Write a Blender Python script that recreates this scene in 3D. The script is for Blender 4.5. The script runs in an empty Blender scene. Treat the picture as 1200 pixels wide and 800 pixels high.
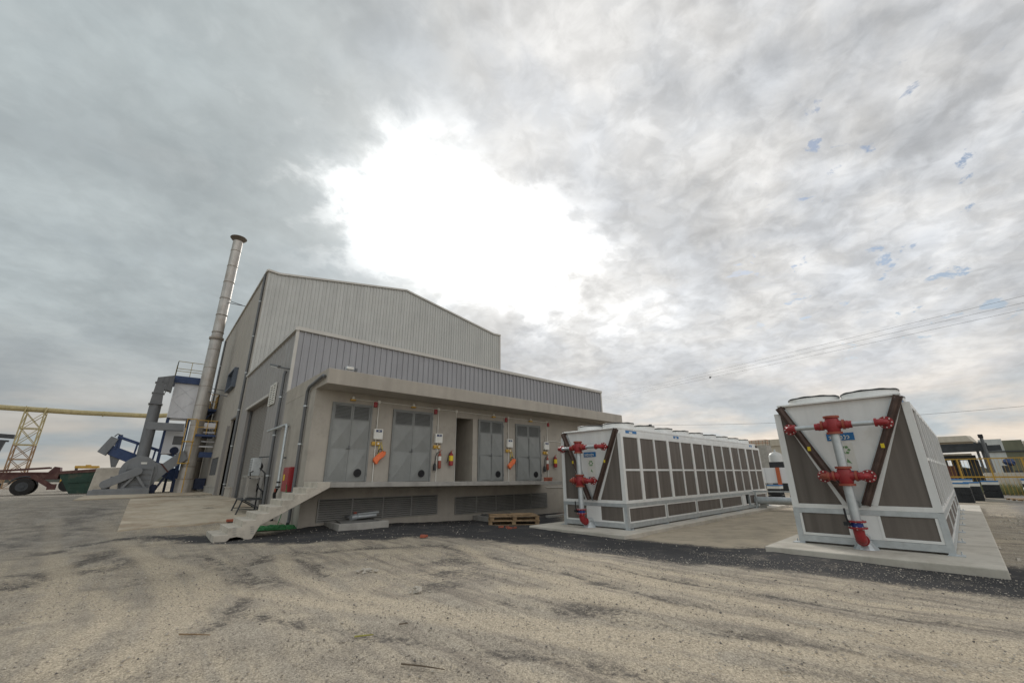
import bpy, bmesh, math, random
import numpy as np
from mathutils import Vector, Matrix
R = math.radians
random.seed(7); rng = np.random.default_rng(7)
S = bpy.context.scene
COL = S.collection

# ------------------------------------------------------------------ camera
cd = bpy.data.cameras.new('camera'); cam = bpy.data.objects.new('camera', cd); COL.objects.link(cam)
cd.sensor_width = 36.0; cd.lens = 14.484; cd.clip_start = 0.1; cd.clip_end = 6000
rx, dn, fw = (Vector((0.75759, -0.65266, -0.00989)), Vector((0.19485, 0.24059, -0.95087)), Vector((0.62297, 0.71844, 0.30944)))
mw = Matrix.Identity(4)
for i in range(3):
    mw[i][0] = rx[i]; mw[i][1] = -dn[i]; mw[i][2] = -fw[i]
mw[0][3], mw[1][3], mw[2][3] = 0, 0, 1.5
cam.matrix_world = mw
S.camera = cam

# ------------------------------------------------------------------ sky and sun
SUN = Vector((0.515, 0.672, 0.520)).normalized()
S.view_settings.view_transform = 'Standard'; S.view_settings.look = 'None'
S.view_settings.exposure = 0.08; S.view_settings.gamma = 1.0
W = bpy.data.worlds.new('World'); S.world = W; W.use_nodes = True
def build_sky():
    nt = W.node_tree; N = nt.nodes; L = nt.links; N.clear()
    out = N.new('ShaderNodeOutputWorld'); bg = N.new('ShaderNodeBackground'); L.new(bg.outputs[0], out.inputs[0])
    bg.inputs[1].default_value = 0.1
    sky = N.new('ShaderNodeTexSky'); sky.sky_type = 'NISHITA'; sky.sun_disc = False
    sky.sun_elevation = math.asin(SUN.z); sky.sun_rotation = math.atan2(SUN.x, SUN.y)
    sky.air_density = 1.2; sky.dust_density = 2.0
    tc = N.new('ShaderNodeTexCoord')
    def math_(op, a, b=None, clamp=False):
        n = N.new('ShaderNodeMath'); n.operation = op; n.use_clamp = clamp
        for k, v in ((0, a), (1, b)):
            if v is None: continue
            if isinstance(v, (int, float)): n.inputs[k].default_value = v
            else: L.new(v, n.inputs[k])
        return n.outputs[0]
    def vec(op, a, b=None):
        n = N.new('ShaderNodeVectorMath'); n.operation = op
        for k, v in ((0, a), (1, b)):
            if v is None: continue
            if isinstance(v, (tuple, Vector)): n.inputs[k].default_value = v
            else: L.new(v, n.inputs[k])
        return n
    def ramp(v, lo, hi, a=0.0, b=1.0):
        n = N.new('ShaderNodeMapRange'); n.interpolation_type = 'SMOOTHSTEP'
        L.new(v, n.inputs[0]); n.inputs[1].default_value = lo; n.inputs[2].default_value = hi
        n.inputs[3].default_value = a; n.inputs[4].default_value = b
        return n.outputs[0]
    def noise(v, sc, det=8, rough=.55, dist=0.0, off=(0, 0, 0)):
        m = N.new('ShaderNodeMapping'); m.inputs['Location'].default_value = off; L.new(v, m.inputs[0])
        n = N.new('ShaderNodeTexNoise'); n.noise_dimensions = '3D'
        n.inputs['Scale'].default_value = sc; n.inputs['Detail'].default_value = det
        n.inputs['Roughness'].default_value = rough; n.inputs['Distortion'].default_value = dist
        L.new(m.outputs[0], n.inputs['Vector']); return n.outputs[0]
    def mixc(f, a, b):
        n = N.new('ShaderNodeMix'); n.data_type = 'RGBA'
        if isinstance(f, (int, float)): n.inputs[0].default_value = f
        else: L.new(f, n.inputs[0])
        for k, v in ((6, a), (7, b)):
            if isinstance(v, tuple): n.inputs[k].default_value = v + (1,)
            else: L.new(v, n.inputs[k])
        return n.outputs[2]
    d = tc.outputs['Generated']
    sep = N.new('ShaderNodeSeparateXYZ'); L.new(d, sep.inputs[0])
    z = math_('MAXIMUM', sep.outputs[2], 0.0)
    den = math_('ADD', z, 0.24)
    cmb = N.new('ShaderNodeCombineXYZ')
    L.new(math_('DIVIDE', sep.outputs[0], den), cmb.inputs[0]); L.new(math_('DIVIDE', sep.outputs[1], den), cmb.inputs[1])
    p = cmb.outputs[0]
    big = noise(p, 1.3, 5, .5, .3, (3.1, 1.7, 0))
    med = noise(p, 3.4, 9, .58, .25, (0.4, 5.2, 2))
    fine = noise(p, 9.0, 7, .58, .3, (7.4, 2.2, 5))
    sund = vec('DOT_PRODUCT', d, tuple(SUN)).outputs['Value']
    # cloud body brightness: thick grey folds, thinner bright seams
    side = vec('DOT_PRODUCT', d, (0.80, -0.60, 0.0)).outputs['Value']
    fw_ = math_('MULTIPLY', ramp(z, .03, .34, .15, 1.0), ramp(side, -.55, .25, .30, 1.0))
    soft = lambda v, lo, hi: math_('SUBTRACT', ramp(v, lo, hi), .5)
    body = math_('ADD', .5, math_('MULTIPLY', soft(big, .33, .68), .46))
    body = math_('ADD', body, math_('MULTIPLY', math_('MULTIPLY', soft(med, .34, .68), ramp(z, .02, .3, .45, 1.0)), .36))
    body = math_('ADD', body, math_('MULTIPLY', math_('MULTIPLY', soft(fine, .34, .66), fw_), .34))
    body = math_('ADD', math_('MULTIPLY', body, 3.4), 4.3)
    # right-hand side of the sky is thinner, left-hand side thicker
    mott = noise(p, 15.0, 5, .55, .6, (2.2, 9.1, 3)); mott2 = noise(p, 6.0, 6, .55, .4, (8.2, 1.1, 4))
    mm = math_('ADD', math_('MULTIPLY', ramp(mott, .38, .62), .5), math_('MULTIPLY', ramp(mott2, .38, .62), .5))
    mw_ = math_('MULTIPLY', math_('SUBTRACT', mm, .5), math_('MULTIPLY', ramp(side, -.45, .35, .10, .30), ramp(z, .04, .35, .25, 1.0)))
    body = math_('MULTIPLY', body, math_('ADD', 1.0, mw_))
    body = math_('MULTIPLY', body, ramp(side, -.75, .4, .72, 1.04))
    # added brightness in the unseen sky behind the camera, fills the shaded facade
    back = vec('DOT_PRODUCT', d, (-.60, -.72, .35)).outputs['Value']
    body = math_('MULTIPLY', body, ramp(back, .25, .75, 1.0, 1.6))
    tint = mixc(ramp(med, .35, .65), (.94, .97, 1.01), (1.0, .99, .97))
    tint = mixc(ramp(z, .02, .22), mixc(ramp(big, .40, .56), (.84, .93, .97), (1.20, 1.05, .88)), tint)
    tint = mixc(ramp(side, -.55, .1), mixc(ramp(z, .05, .3, .25, .75), tint, (.82, .95, .985)), tint)
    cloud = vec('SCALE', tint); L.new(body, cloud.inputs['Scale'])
    # thin cloud round the hidden sun: ragged bright opening, wider than tall
    E1 = Vector(SUN).cross(Vector((0, 0, 1))).normalized(); E2 = E1.cross(SUN).normalized()
    A1 = E1 * math.cos(R(-24)) + E2 * math.sin(R(-24)); A2 = -E1 * math.sin(R(-24)) + E2 * math.cos(R(-24))
    u = vec('DOT_PRODUCT', d, tuple(A1)).outputs['Value']; v = vec('DOT_PRODUCT', d, tuple(A2)).outputs['Value']
    q = math_('ADD', math_('POWER', math_('DIVIDE', math_('ABSOLUTE', u), .36), 2.0), math_('POWER', math_('DIVIDE', math_('ABSOLUTE', v), .165), 2.0))
    q = math_('POWER', q, .5)
    q = math_('ADD', q, ramp(sund, .2, .0, 0, 9))
    q = math_('SUBTRACT', q, math_('MULTIPLY', math_('SUBTRACT', big, .5), .9))
    q2 = math_('POWER', math_('MAXIMUM', q, 0.0), 2.0)
    G = math_('MULTIPLY', math_('EXPONENT', math_('MULTIPLY', q2, -2.7)), 70.0)
    thin = math_('ADD', math_('MULTIPLY', med, .55), math_('MULTIPLY', fine, .45))
    T = ramp(thin, .68, .36, .02, 1.0)
    T2 = ramp(thin, .53, .40)
    G2 = math_('MULTIPLY', math_('MULTIPLY', math_('EXPONENT', math_('MULTIPLY', q2, -.8)), 7.0), T2)
    G = math_('ADD', G, 0.0)
    halo = math_('POWER', math_('MAXIMUM', sund, 0.0), 5.0)
    glow = math_('ADD', math_('ADD', math_('MULTIPLY', G, T), G2), math_('MULTIPLY', halo, .7))
    gl = vec('SCALE', mixc(.0, (1.0, .99, .965), (1, 1, 1))); L.new(glow, gl.inputs['Scale'])
    # small blue holes on the right
    bl = noise(p, 9.0, 6, .6, .3, (11.3, 4.4, 1))
    gapside = vec('DOT_PRODUCT', d, tuple(Vector((.905, .07, .42)).normalized())).outputs['Value']
    gap = math_('MULTIPLY', ramp(bl, .605, .66), ramp(gapside, .955, .985))
    base = mixc(math_('MULTIPLY', gap, .85), cloud.outputs[0], vec('SCALE', sky.outputs[0]).outputs[0])
    for n in N:
        if n.type == 'VECT_MATH' and n.operation == 'SCALE' and not n.inputs['Scale'].is_linked: n.inputs['Scale'].default_value = 1.0
    tot = vec('ADD', base, gl.outputs[0]).outputs[0]
    # below the horizon: dull ground bounce
    tot = mixc(ramp(sep.outputs[2], -.03, .0), (1.6, 1.5, 1.35), tot)
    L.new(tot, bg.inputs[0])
build_sky()
sl = bpy.data.lights.new('sun', 'SUN'); sl.energy = 1.3; sl.angle = R(16); sl.color = (1, .96, .90)
so = bpy.data.objects.new('sun', sl); COL.objects.link(so)
so.rotation_euler = (-SUN).to_track_quat('-Z', 'Y').to_euler(); so.location = SUN * 200

# ------------------------------------------------------------------ helpers
def sm(a, b, t):
    t = min(1, max(0, (t - a) / (b - a))); return t * t * (3 - 2 * t)
def gz(x, y):
    return .5 * sm(16, 27, y) * (1 - sm(5, 14, x)) - .12 * sm(4.5, 9.5, x) - .10 * sm(3, 8, y) * sm(6, 12, x)

ROOT = {}
def world_of(o):
    if o.name in ROOT: return ROOT[o.name]
    return Matrix.Identity(4)

class MB:
    def __init__(s): s.v = []; s.f = []; s.mi = []; s.m = 0
    def add(s, vs, fs):
        k = len(s.v); s.v += [tuple(v) for v in vs]; s.f += [tuple(i + k for i in f) for f in fs]; s.mi += [s.m] * len(fs); return s
    def box(s, x0, x1, y0, y1, z0, z1):
        v = [(x0, y0, z0), (x1, y0, z0), (x1, y1, z0), (x0, y1, z0), (x0, y0, z1), (x1, y0, z1), (x1, y1, z1), (x0, y1, z1)]
        return s.add(v, [(3, 2, 1, 0), (4, 5, 6, 7), (0, 1, 5, 4), (1, 2, 6, 5), (2, 3, 7, 6), (3, 0, 4, 7)])
    def hexa(s, v):   # 4 bottom (ccw from above) + 4 top
        return s.add(v, [(3, 2, 1, 0), (4, 5, 6, 7), (0, 1, 5, 4), (1, 2, 6, 5), (2, 3, 7, 6), (3, 0, 4, 7)])
    def bar(s, p, q, w, h, up=(0, 0, 1)):
        p = Vector(p); q = Vector(q); d = (q - p).normalized(); up = Vector(up)
        if abs(d.dot(up)) > .98: up = Vector((1, 0, 0)) if abs(d.x) < .9 else Vector((0, 1, 0))
        a = d.cross(up).normalized() * w / 2; b = a.cross(d).normalized() * h / 2
        v = [p - a - b, p + a - b, p + a + b, p - a + b, q - a - b, q + a - b, q + a + b, q - a + b]
        return s.add(v, [(0, 1, 2, 3), (7, 6, 5, 4), (4, 5, 1, 0), (5, 6, 2, 1), (6, 7, 3, 2), (7, 4, 0, 3)])
    def tube(s, pts, r, n=12, caps=True):
        pts = [Vector(p) for p in pts]; rs = r if isinstance(r, (list, tuple)) else [r] * len(pts)
        t0 = (pts[1] - pts[0]).normalized(); u = Vector((0, 0, 1)) if abs(t0.z) < .9 else Vector((1, 0, 0))
        u = (u - t0 * u.dot(t0)).normalized(); vs = []
        for i, p in enumerate(pts):
            if i == 0: t = t0
            elif i == len(pts) - 1: t = (pts[i] - pts[i - 1]).normalized()
            else: t = ((pts[i + 1] - pts[i]).normalized() + (pts[i] - pts[i - 1]).normalized()).normalized()
            u = (u - t * u.dot(t)).normalized(); w = t.cross(u)
            for k in range(n):
                a = 2 * math.pi * k / n; vs.append(p + (u * math.cos(a) + w * math.sin(a)) * rs[i])
        fs = []
        for i in range(len(pts) - 1):
            for k in range(n):
                a = i * n + k; b = i * n + (k + 1) % n; fs.append((a, b, b + n, a + n))
        if caps: fs.append(tuple(range(n - 1, -1, -1))); fs.append(tuple(range((len(pts) - 1) * n, len(pts) * n)))
        return s.add(vs, fs)
    def disc(s, c, d, r, t, n=24):
        c = Vector(c); d = Vector(d).normalized(); return s.tube([c - d * t / 2, c + d * t / 2], r, n)
    def lathe(s, prof, c=(0, 0, 0), n=24):
        vs = []; fs = []
        for (r, z) in prof:
            for k in range(n):
                a = 2 * math.pi * k / n; vs.append((c[0] + r * math.cos(a), c[1] + r * math.sin(a), c[2] + z))
        for i in range(len(prof) - 1):
            for k in range(n):
                a = i * n + k; b = i * n + (k + 1) % n; fs.append((a, b, b + n, a + n))
        fs.append(tuple(range(n - 1, -1, -1))); fs.append(tuple(range((len(prof) - 1) * n, len(prof) * n)))
        return s.add(vs, fs)
    def prism(s, poly, ax, a, b):
        # poly in the two other axes, extruded along ax from a to b
        def P(u, v, t): return {'x': (t, u, v), 'y': (u, t, v), 'z': (u, v, t)}[ax]
        n = len(poly); vs = [P(u, v, a) for u, v in poly] + [P(u, v, b) for u, v in poly]
        fs = [tuple(range(n - 1, -1, -1)), tuple(range(n, 2 * n))] + [(i, (i + 1) % n, (i + 1) % n + n, i + n) for i in range(n)]
        return s.add(vs, fs)
    def build(s, name, mat, parent=None, loc=None, bevel=0, smooth=False, rot=None):
        me = bpy.data.meshes.new(name)
        M = world_of(parent) if parent is not None else Matrix.Translation(Vector(loc) if loc else Vector((0, 0, 0)))
        inv = M.inverted(); vs = [inv @ Vector(v) for v in s.v]
        me.from_pydata(vs, [], s.f)
        for m in (mat if isinstance(mat, (list, tuple)) else [mat]): me.materials.append(m)
        if isinstance(mat, (list, tuple)):
            for p, i in zip(me.polygons, s.mi): p.material_index = i
        bm = bmesh.new(); bm.from_mesh(me); bmesh.ops.recalc_face_normals(bm, faces=bm.faces[:]); bm.to_mesh(me); bm.free()
        if smooth:
            for p in me.polygons: p.use_smooth = True
            me.set_sharp_from_angle(angle=R(38))
        o = bpy.data.objects.new(name, me); COL.objects.link(o)
        if parent is not None:
            o.parent = parent; ROOT[o.name] = M
        else:
            o.matrix_world = M; ROOT[o.name] = M
        if bevel:
            b = o.modifiers.new('bevel', 'BEVEL'); b.width = bevel; b.segments = 2; b.limit_method = 'ANGLE'; b.angle_limit = R(40)
        return o
def tag(o, label=None, cat=None, group=None, kind=None):
    if label: o['label'] = label
    if cat: o['category'] = cat
    if group: o['group'] = group
    if kind: o['kind'] = kind
    return o
def thing(name, loc, label, cat, group=None, rz=0.0):
    o = bpy.data.objects.new(name, None); COL.objects.link(o); o.empty_display_size = .2
    o.location = loc; o.rotation_euler = (0, 0, rz)
    ROOT[o.name] = Matrix.Translation(Vector(loc)) @ Matrix.Rotation(rz, 4, 'Z')
    return tag(o, label, cat, group)
def copy_tree(o, parent=None):
    c = o.copy(); COL.objects.link(c)
    if parent is not None: c.parent = parent
    for ch in o.children: copy_tree(ch, c)
    return c

# ------------------------------------------------------------------ materials
def mat(name, col, rough=.7, metal=0.0, var=.12, sc=3.0, bump=0.0, bsc=40.0, streak=0.0, dirt=None, dsc=1.2, damt=.5, dlo=.5, dhi=.7, spec=.4):
    m = bpy.data.materials.new(name); m.use_nodes = True; nt = m.node_tree; N = nt.nodes; L = nt.links
    b = N['Principled BSDF']; b.inputs['Roughness'].default_value = rough; b.inputs['Metallic'].default_value = metal
    b.inputs['Specular IOR Level'].default_value = spec
    tc = N.new('ShaderNodeTexCoord'); geo = N.new('ShaderNodeNewGeometry'); pos = geo.outputs['Position']
    def noise(scale, det=6, stretch=None, rough_=.6):
        v = pos
        if stretch:
            mp = N.new('ShaderNodeMapping'); mp.inputs['Scale'].default_value = stretch; L.new(v, mp.inputs[0]); v = mp.outputs[0]
        n = N.new('ShaderNodeTexNoise'); n.inputs['Scale'].default_value = scale; n.inputs['Detail'].default_value = det; n.inputs['Roughness'].default_value = rough_
        L.new(v, n.inputs['Vector']); return n.outputs[0]
    def mr(v, a, b_, c, d):
        n = N.new('ShaderNodeMapRange'); L.new(v, n.inputs[0])
        for i, x in enumerate((a, b_, c, d)): n.inputs[i + 1].default_value = x
        return n.outputs[0]
    f = mr(noise(sc), .3, .7, 1 - var, 1 + var)
    if streak:
        st = mr(noise(2.2, 5, (1.6, 1.6, .08)), .35, .7, 1 + streak * .4, 1 - streak)
        mu = N.new('ShaderNodeMath'); mu.operation = 'MULTIPLY'; L.new(f, mu.inputs[0]); L.new(st, mu.inputs[1]); f = mu.outputs[0]
    vm = N.new('ShaderNodeVectorMath'); vm.operation = 'SCALE'; vm.inputs[0].default_value = col; L.new(f, vm.inputs['Scale'])
    c = vm.outputs[0]
    if dirt:
        mx = N.new('ShaderNodeMix'); mx.data_type = 'RGBA'; L.new(mr(noise(dsc, 8, None, .7), dlo, dhi, 0, damt), mx.inputs[0])
        L.new(c, mx.inputs[6]); mx.inputs[7].default_value = dirt + (1,); c = mx.outputs[2]
    L.new(c, b.inputs['Base Color'])
    rr = mr(noise(sc * 2.3), .3, .7, max(.05, rough - .1), min(1, rough + .12)); L.new(rr, b.inputs['Roughness'])
    if bump:
        bp = N.new('ShaderNodeBump'); bp.inputs['Strength'].default_value = bump; bp.inputs['Distance'].default_value = .02
        L.new(noise(bsc, 5), bp.inputs['Height']); L.new(bp.outputs[0], b.inputs['Normal'])
    return m
M = {}
M['plaster'] = mat('plaster', (.40, .365, .315), .9, 0, .07, 1.2, .25, 90, .10, (.22, .19, .155), .9, .35, .55, .8)
M['plaster_low'] = mat('plaster_base', (.40, .368, .32), .9, 0, .08, 1.2, .25, 90, .08, (.20, .18, .15), 1.4, .45, .5, .75)
M['panel_wall'] = mat('hall_panel', (.39, .36, .315), .7, 0, .05, .6, 0, 40, .10)
M['gable'] = mat('gable_sheet', (.47, .47, .445), .45, .25, .05, .5, 0, 40, .11, (.36, .345, .31), .5, .35, .52, .75)
M['annex'] = mat('annex_sheet', (.30, .30, .312), .42, .3, .04, .5, 0, 40, .07)
M['annex_side'] = mat('annex_side_sheet', (.30, .285, .27), .5, .2, .04, .5, 0, 40, .07)
M['trim'] = mat('trim_sheet', (.50, .48, .44), .45, .2, .05, 1)
M['roof'] = mat('roof_sheet', (.40, .40, .39), .5, .3, .05, 1)
M['door'] = mat('door_paint', (.25, .258, .248), .5, .15, .07, 1.5, .05, 30, .06, (.15, .155, .15), 2.5, .4, .55, .75)
M['door_dark'] = mat('door_frame_paint', (.21, .217, .21), .5, .15, .08, 2)
M['louvre'] = mat('louvre_paint', (.27, .265, .25), .55, .15, .10, 2)
M['dark'] = mat('dark_opening', (.02, .02, .02), .9, 0, .2, 2)
M['shutter'] = mat('shutter_slats', (.23, .215, .195), .5, .2, .05, .8, 0, 40, .08)
M['concrete'] = mat('concrete', (.50, .46, .39), .92, 0, .12, 3.2, .35, 60, .0, (.27, .24, .20), 3.5, .7, .5, .70)
M['concrete_grey'] = mat('concrete_grey', (.36, .345, .315), .92, 0, .12, 2.2, .35, 60, .12, (.22, .21, .19), 2.1, .6, .5, .72)
M['pad'] = mat('pad_concrete', (.55, .51, .44), .9, 0, .10, 1.6, .35, 70, 0, (.33, .295, .24), 1.3, .75, .47, .72)
M['galv'] = mat('galvanised_steel', (.50, .53, .54), .42, .55, .13, 6, .03, 30)
M['white'] = mat('white_paint', (.74, .74, .72), .45, 0, .04, 2, 0, 40, .09, (.50, .47, .41), 2.0, .5, .52, .76)
M['mesh'] = None
M['brown'] = mat('brown_header', (.085, .055, .045), .5, .35, .25, 5, .1, 50, 0, (.16, .12, .10), 4, .5, .55, .7)
M['red'] = mat('red_paint', (.29, .026, .03), .38, 0, .15, 6, .08, 40, 0, (.22, .05, .035), 5, .6, .55, .7)
M['redbrown'] = mat('red_oxide', (.30, .07, .042), .5, 0, .2, 6, .08, 40)
M['black'] = mat('black_plastic', (.018, .018, .02), .5, 0, .2, 6)
M['black_crate'] = mat('black_crate', (.026, .028, .031), .6, 0, .3, 3)
M['bluevalve'] = mat('blue_valve', (.03, .06, .25), .45, 0, .1, 5)
M['blue'] = mat('blue_steel', (.033, .062, .15), .5, 0, .15, 2, 0, 40, .1, (.10, .09, .09), 2, .4, .58, .75)
M['blue_sign'] = mat('blue_sign', (.03, .16, .38), .5, 0, .05, 4)
M['grey_duct'] = mat('grey_duct', (.15, .155, .16), .55, .2, .10, 1.2, 0, 40, .12, (.22, .19, .16), 1.6, .35, .58, .75)
M['grey_fan'] = mat('grey_fan', (.20, .21, .22), .5, .1, .08, 1.5, 0, 40, .08, (.24, .20, .16), 1.8, .35, .58, .75)
M['steel'] = mat('chimney_steel', (.46, .435, .40), .45, .45, .12, 1.5, .05, 20, .30, (.25, .18, .125), .9, .55, .5, .72)
M['yellow'] = mat('yellow_paint', (.50, .30, .05), .5, 0, .12, 4, 0, 40, 0, (.30, .16, .05), 3, .4, .6, .75)
M['yellow_pale'] = mat('pale_yellow_paint', (.40, .34, .18), .6, 0, .12, 2, 0, 40, .15, (.30, .2, .1), 1, .4, .55, .75)
M['maroon'] = mat('maroon_paint', (.085, .032, .028), .6, 0, .2, 2, 0, 40, 0, (.17, .12, .09), 2, .6, .5, .7)
M['green'] = mat('green_paint', (.022, .06, .042), .6, 0, .2, 2, 0, 40, .2, (.14, .09, .06), 2, .5, .55, .72)
M['rubber'] = mat('rubber', (.022, .021, .02), .85, 0, .2, 5)
M['sheet'] = mat('white_cladding', (.70, .71, .73), .5, .1, .04, .8, 0, 40, .06)
M['drain'] = mat('drainpipe_paint', (.13, .135, .14), .45, .2, .08, 3)
M['wood'] = mat('pallet_wood', (.29, .20, .115), .85, 0, .3, 5, .2, 30, 0, (.16, .10, .06), 4, .6, .5, .7)
M['orange'] = mat('orange_bag', (.75, .17, .06), .6, 0, .15, 14, .3, 40)
M['strap'] = mat('yellow_strap', (.62, .48, .04), .6, 0, .1, 10)
M['label_white'] = mat('label_white', (.70, .69, .64), .6, 0, .05, 5)
M['label_yellow'] = mat('label_yellow', (.72, .55, .03), .6, 0, .05, 5)
M['display'] = mat('display_blue', (.03, .05, .13), .3, 0, .05, 5)
M['netting'] = mat('green_net', (.03, .17, .05), .7, 0, .35, 9, .5, 40)
M['brick'] = mat('red_brick', (.34, .10, .06), .9, 0, .2, 12, .3, 60)
M['gold'] = mat('amber_lens', (.55, .33, .05), .3, 0, .1, 6)
M['leaf'] = mat('leaf_print', (.16, .30, .14), .6, 0, .2, 30)
M['cream'] = mat('cream_wall', (.50, .45, .37), .8, 0, .06, .4, 0, 40, .1)
M['olive'] = mat('olive_panel', (.16, .165, .115), .7, 0, .08, .5, 0, 40, .1)
M['pale_panel'] = mat('pale_panel', (.52, .54, .53), .7, 0, .06, .5, 0, 40, .1)
M['dark_steel'] = mat('dark_steel', (.06, .065, .07), .6, .3, .2, 1.5)
M['dark_blue'] = mat('dark_blue_steel', (.012, .02, .05), .6, 0, .2, 2)
M['grass'] = mat('grass', (.13, .14, .04), .8, 0, .5, 2)
M['trees'] = mat('far_trees', (.09, .10, .085), .9, 0, .3, .05)
M['stone'] = mat('loose_stone', (.36, .32, .27), .9, 0, .35, 25)
M['stone_pale'] = mat('pale_rubble', (.44, .40, .34), .9, 0, .25, 25)
M['twig'] = mat('dry_stick', (.13, .10, .07), .9, 0, .3, 15)
M['wire'] = mat('cable', (.22, .22, .225), .6, 0, .1, 2)
M['orange_post'] = mat('orange_post', (.45, .12, .05), .6, 0, .1, 2)
M['tank'] = mat('insulated_cladding', (.36, .32, .27), .42, .3, .08, 1, 0, 40, .2)
M['silo'] = mat('silo_sheet', (.50, .50, .48), .5, .3, .08, 1)

def mesh_mat():
    m = bpy.data.materials.new('fine_mesh'); m.use_nodes = True; nt = m.node_tree; N = nt.nodes; L = nt.links; b = N['Principled BSDF']
    geo = N.new('ShaderNodeNewGeometry')
    n1 = N.new('ShaderNodeTexNoise'); n1.inputs['Scale'].default_value = 1.3; n1.inputs['Detail'].default_value = 5
    mp = N.new('ShaderNodeMapping'); mp.inputs['Scale'].default_value = (5, 5, .25); L.new(geo.outputs['Position'], mp.inputs[0]); L.new(mp.outputs[0], n1.inputs['Vector'])
    n2 = N.new('ShaderNodeTexNoise'); n2.inputs['Scale'].default_value = 220; L.new(geo.outputs['Position'], n2.inputs['Vector'])
    mr = N.new('ShaderNodeMapRange'); L.new(n1.outputs[0], mr.inputs[0]); mr.inputs[1].default_value = .3; mr.inputs[2].default_value = .7; mr.inputs[3].default_value = .80; mr.inputs[4].default_value = 1.18
    mr2 = N.new('ShaderNodeMapRange'); L.new(n2.outputs[0], mr2.inputs[0]); mr2.inputs[3].default_value = .75; mr2.inputs[4].default_value = 1.25
    oi = N.new('ShaderNodeObjectInfo'); mr3 = N.new('ShaderNodeMapRange'); L.new(oi.outputs['Random'], mr3.inputs[0]); mr3.inputs[3].default_value = .9; mr3.inputs[4].default_value = 1.1
    mu = N.new('ShaderNodeMath'); mu.operation = 'MULTIPLY'; L.new(mr.outputs[0], mu.inputs[0]); L.new(mr2.outputs[0], mu.inputs[1])
    mu2 = N.new('ShaderNodeMath'); mu2.operation = 'MULTIPLY'; L.new(mu.outputs[0], mu2.inputs[0]); L.new(mr3.outputs[0], mu2.inputs[1])
    vm = N.new('ShaderNodeVectorMath'); vm.operation = 'SCALE'; vm.inputs[0].default_value = (.175, .152, .133); L.new(mu2.outputs[0], vm.inputs['Scale'])
    L.new(vm.outputs[0], b.inputs['Base Color']); b.inputs['Roughness'].default_value = .7; b.inputs['Specular IOR Level'].default_value = .3
    tr_ = N.new('ShaderNodeBsdfTransparent'); mx = N.new('ShaderNodeMixShader'); mx.inputs[0].default_value = .22
    L.new(b.outputs[0], mx.inputs[1]); L.new(tr_.outputs[0], mx.inputs[2]); L.new(mx.outputs[0], N['Material Output'].inputs[0])
    return m
M['mesh'] = mesh_mat()

# ------------------------------------------------------------------ ground
def polydist(P, poly):
    """signed distance (positive inside) of points P (n,2) to a polygon"""
    poly = np.array(poly, float); n = len(poly); d = np.full(len(P), 1e9); inside = np.zeros(len(P), bool)
    for i in range(n):
        a = poly[i]; b = poly[(i + 1) % n]; e = b - a; w = P - a
        t = np.clip((w @ e) / (e @ e), 0, 1); q = w - t[:, None] * e
        d = np.minimum(d, np.hypot(q[:, 0], q[:, 1]))
        c = ((a[1] > P[:, 1]) != (b[1] > P[:, 1]))
        with np.errstate(divide='ignore', invalid='ignore'):
            xi = (b[0] - a[0]) * (P[:, 1] - a[1]) / (b[1] - a[1]) + a[0]
        inside ^= c & (P[:, 0] < xi)
    return np.where(inside, d, -d)
def linedist(P, line):
    line = np.array(line, float); d = np.full(len(P), 1e9)
    for a, b in zip(line[:-1], line[1:]):
        e = b - a; w = P - a; t = np.clip((w @ e) / (e @ e), 0, 1); q = w - t[:, None] * e
        d = np.minimum(d, np.hypot(q[:, 0], q[:, 1]))
    return d
ASPH = [(-1.64, 12.82), (-.94, 13.6), (-.04, 15.0), (.89, 13.34), (1.61, 12.5), (2.88, 11.83), (4.47, 11.2), (6.4, 10.4), (7.3, 8.79), (7.75, 6.27), (7.97, 4.42), (8.6, 3.25), (8.95, 2.1), (9.0, 1.12), (9.0, .32), (9.0, -1.2), (9.4, -6), (12.5, -6), (12.2, -.1), (12.2, 3.6), (11.4, 4.11), (10.75, 5.0), (10.6, 7.03), (11.2, 10.4), (16.5, 15.3), (4.1, 15.3), (2.9, 14.4), (1.77, 15.66), (.1, 16.9), (-1.26, 15.48), (-1.87, 14.24)]
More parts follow.
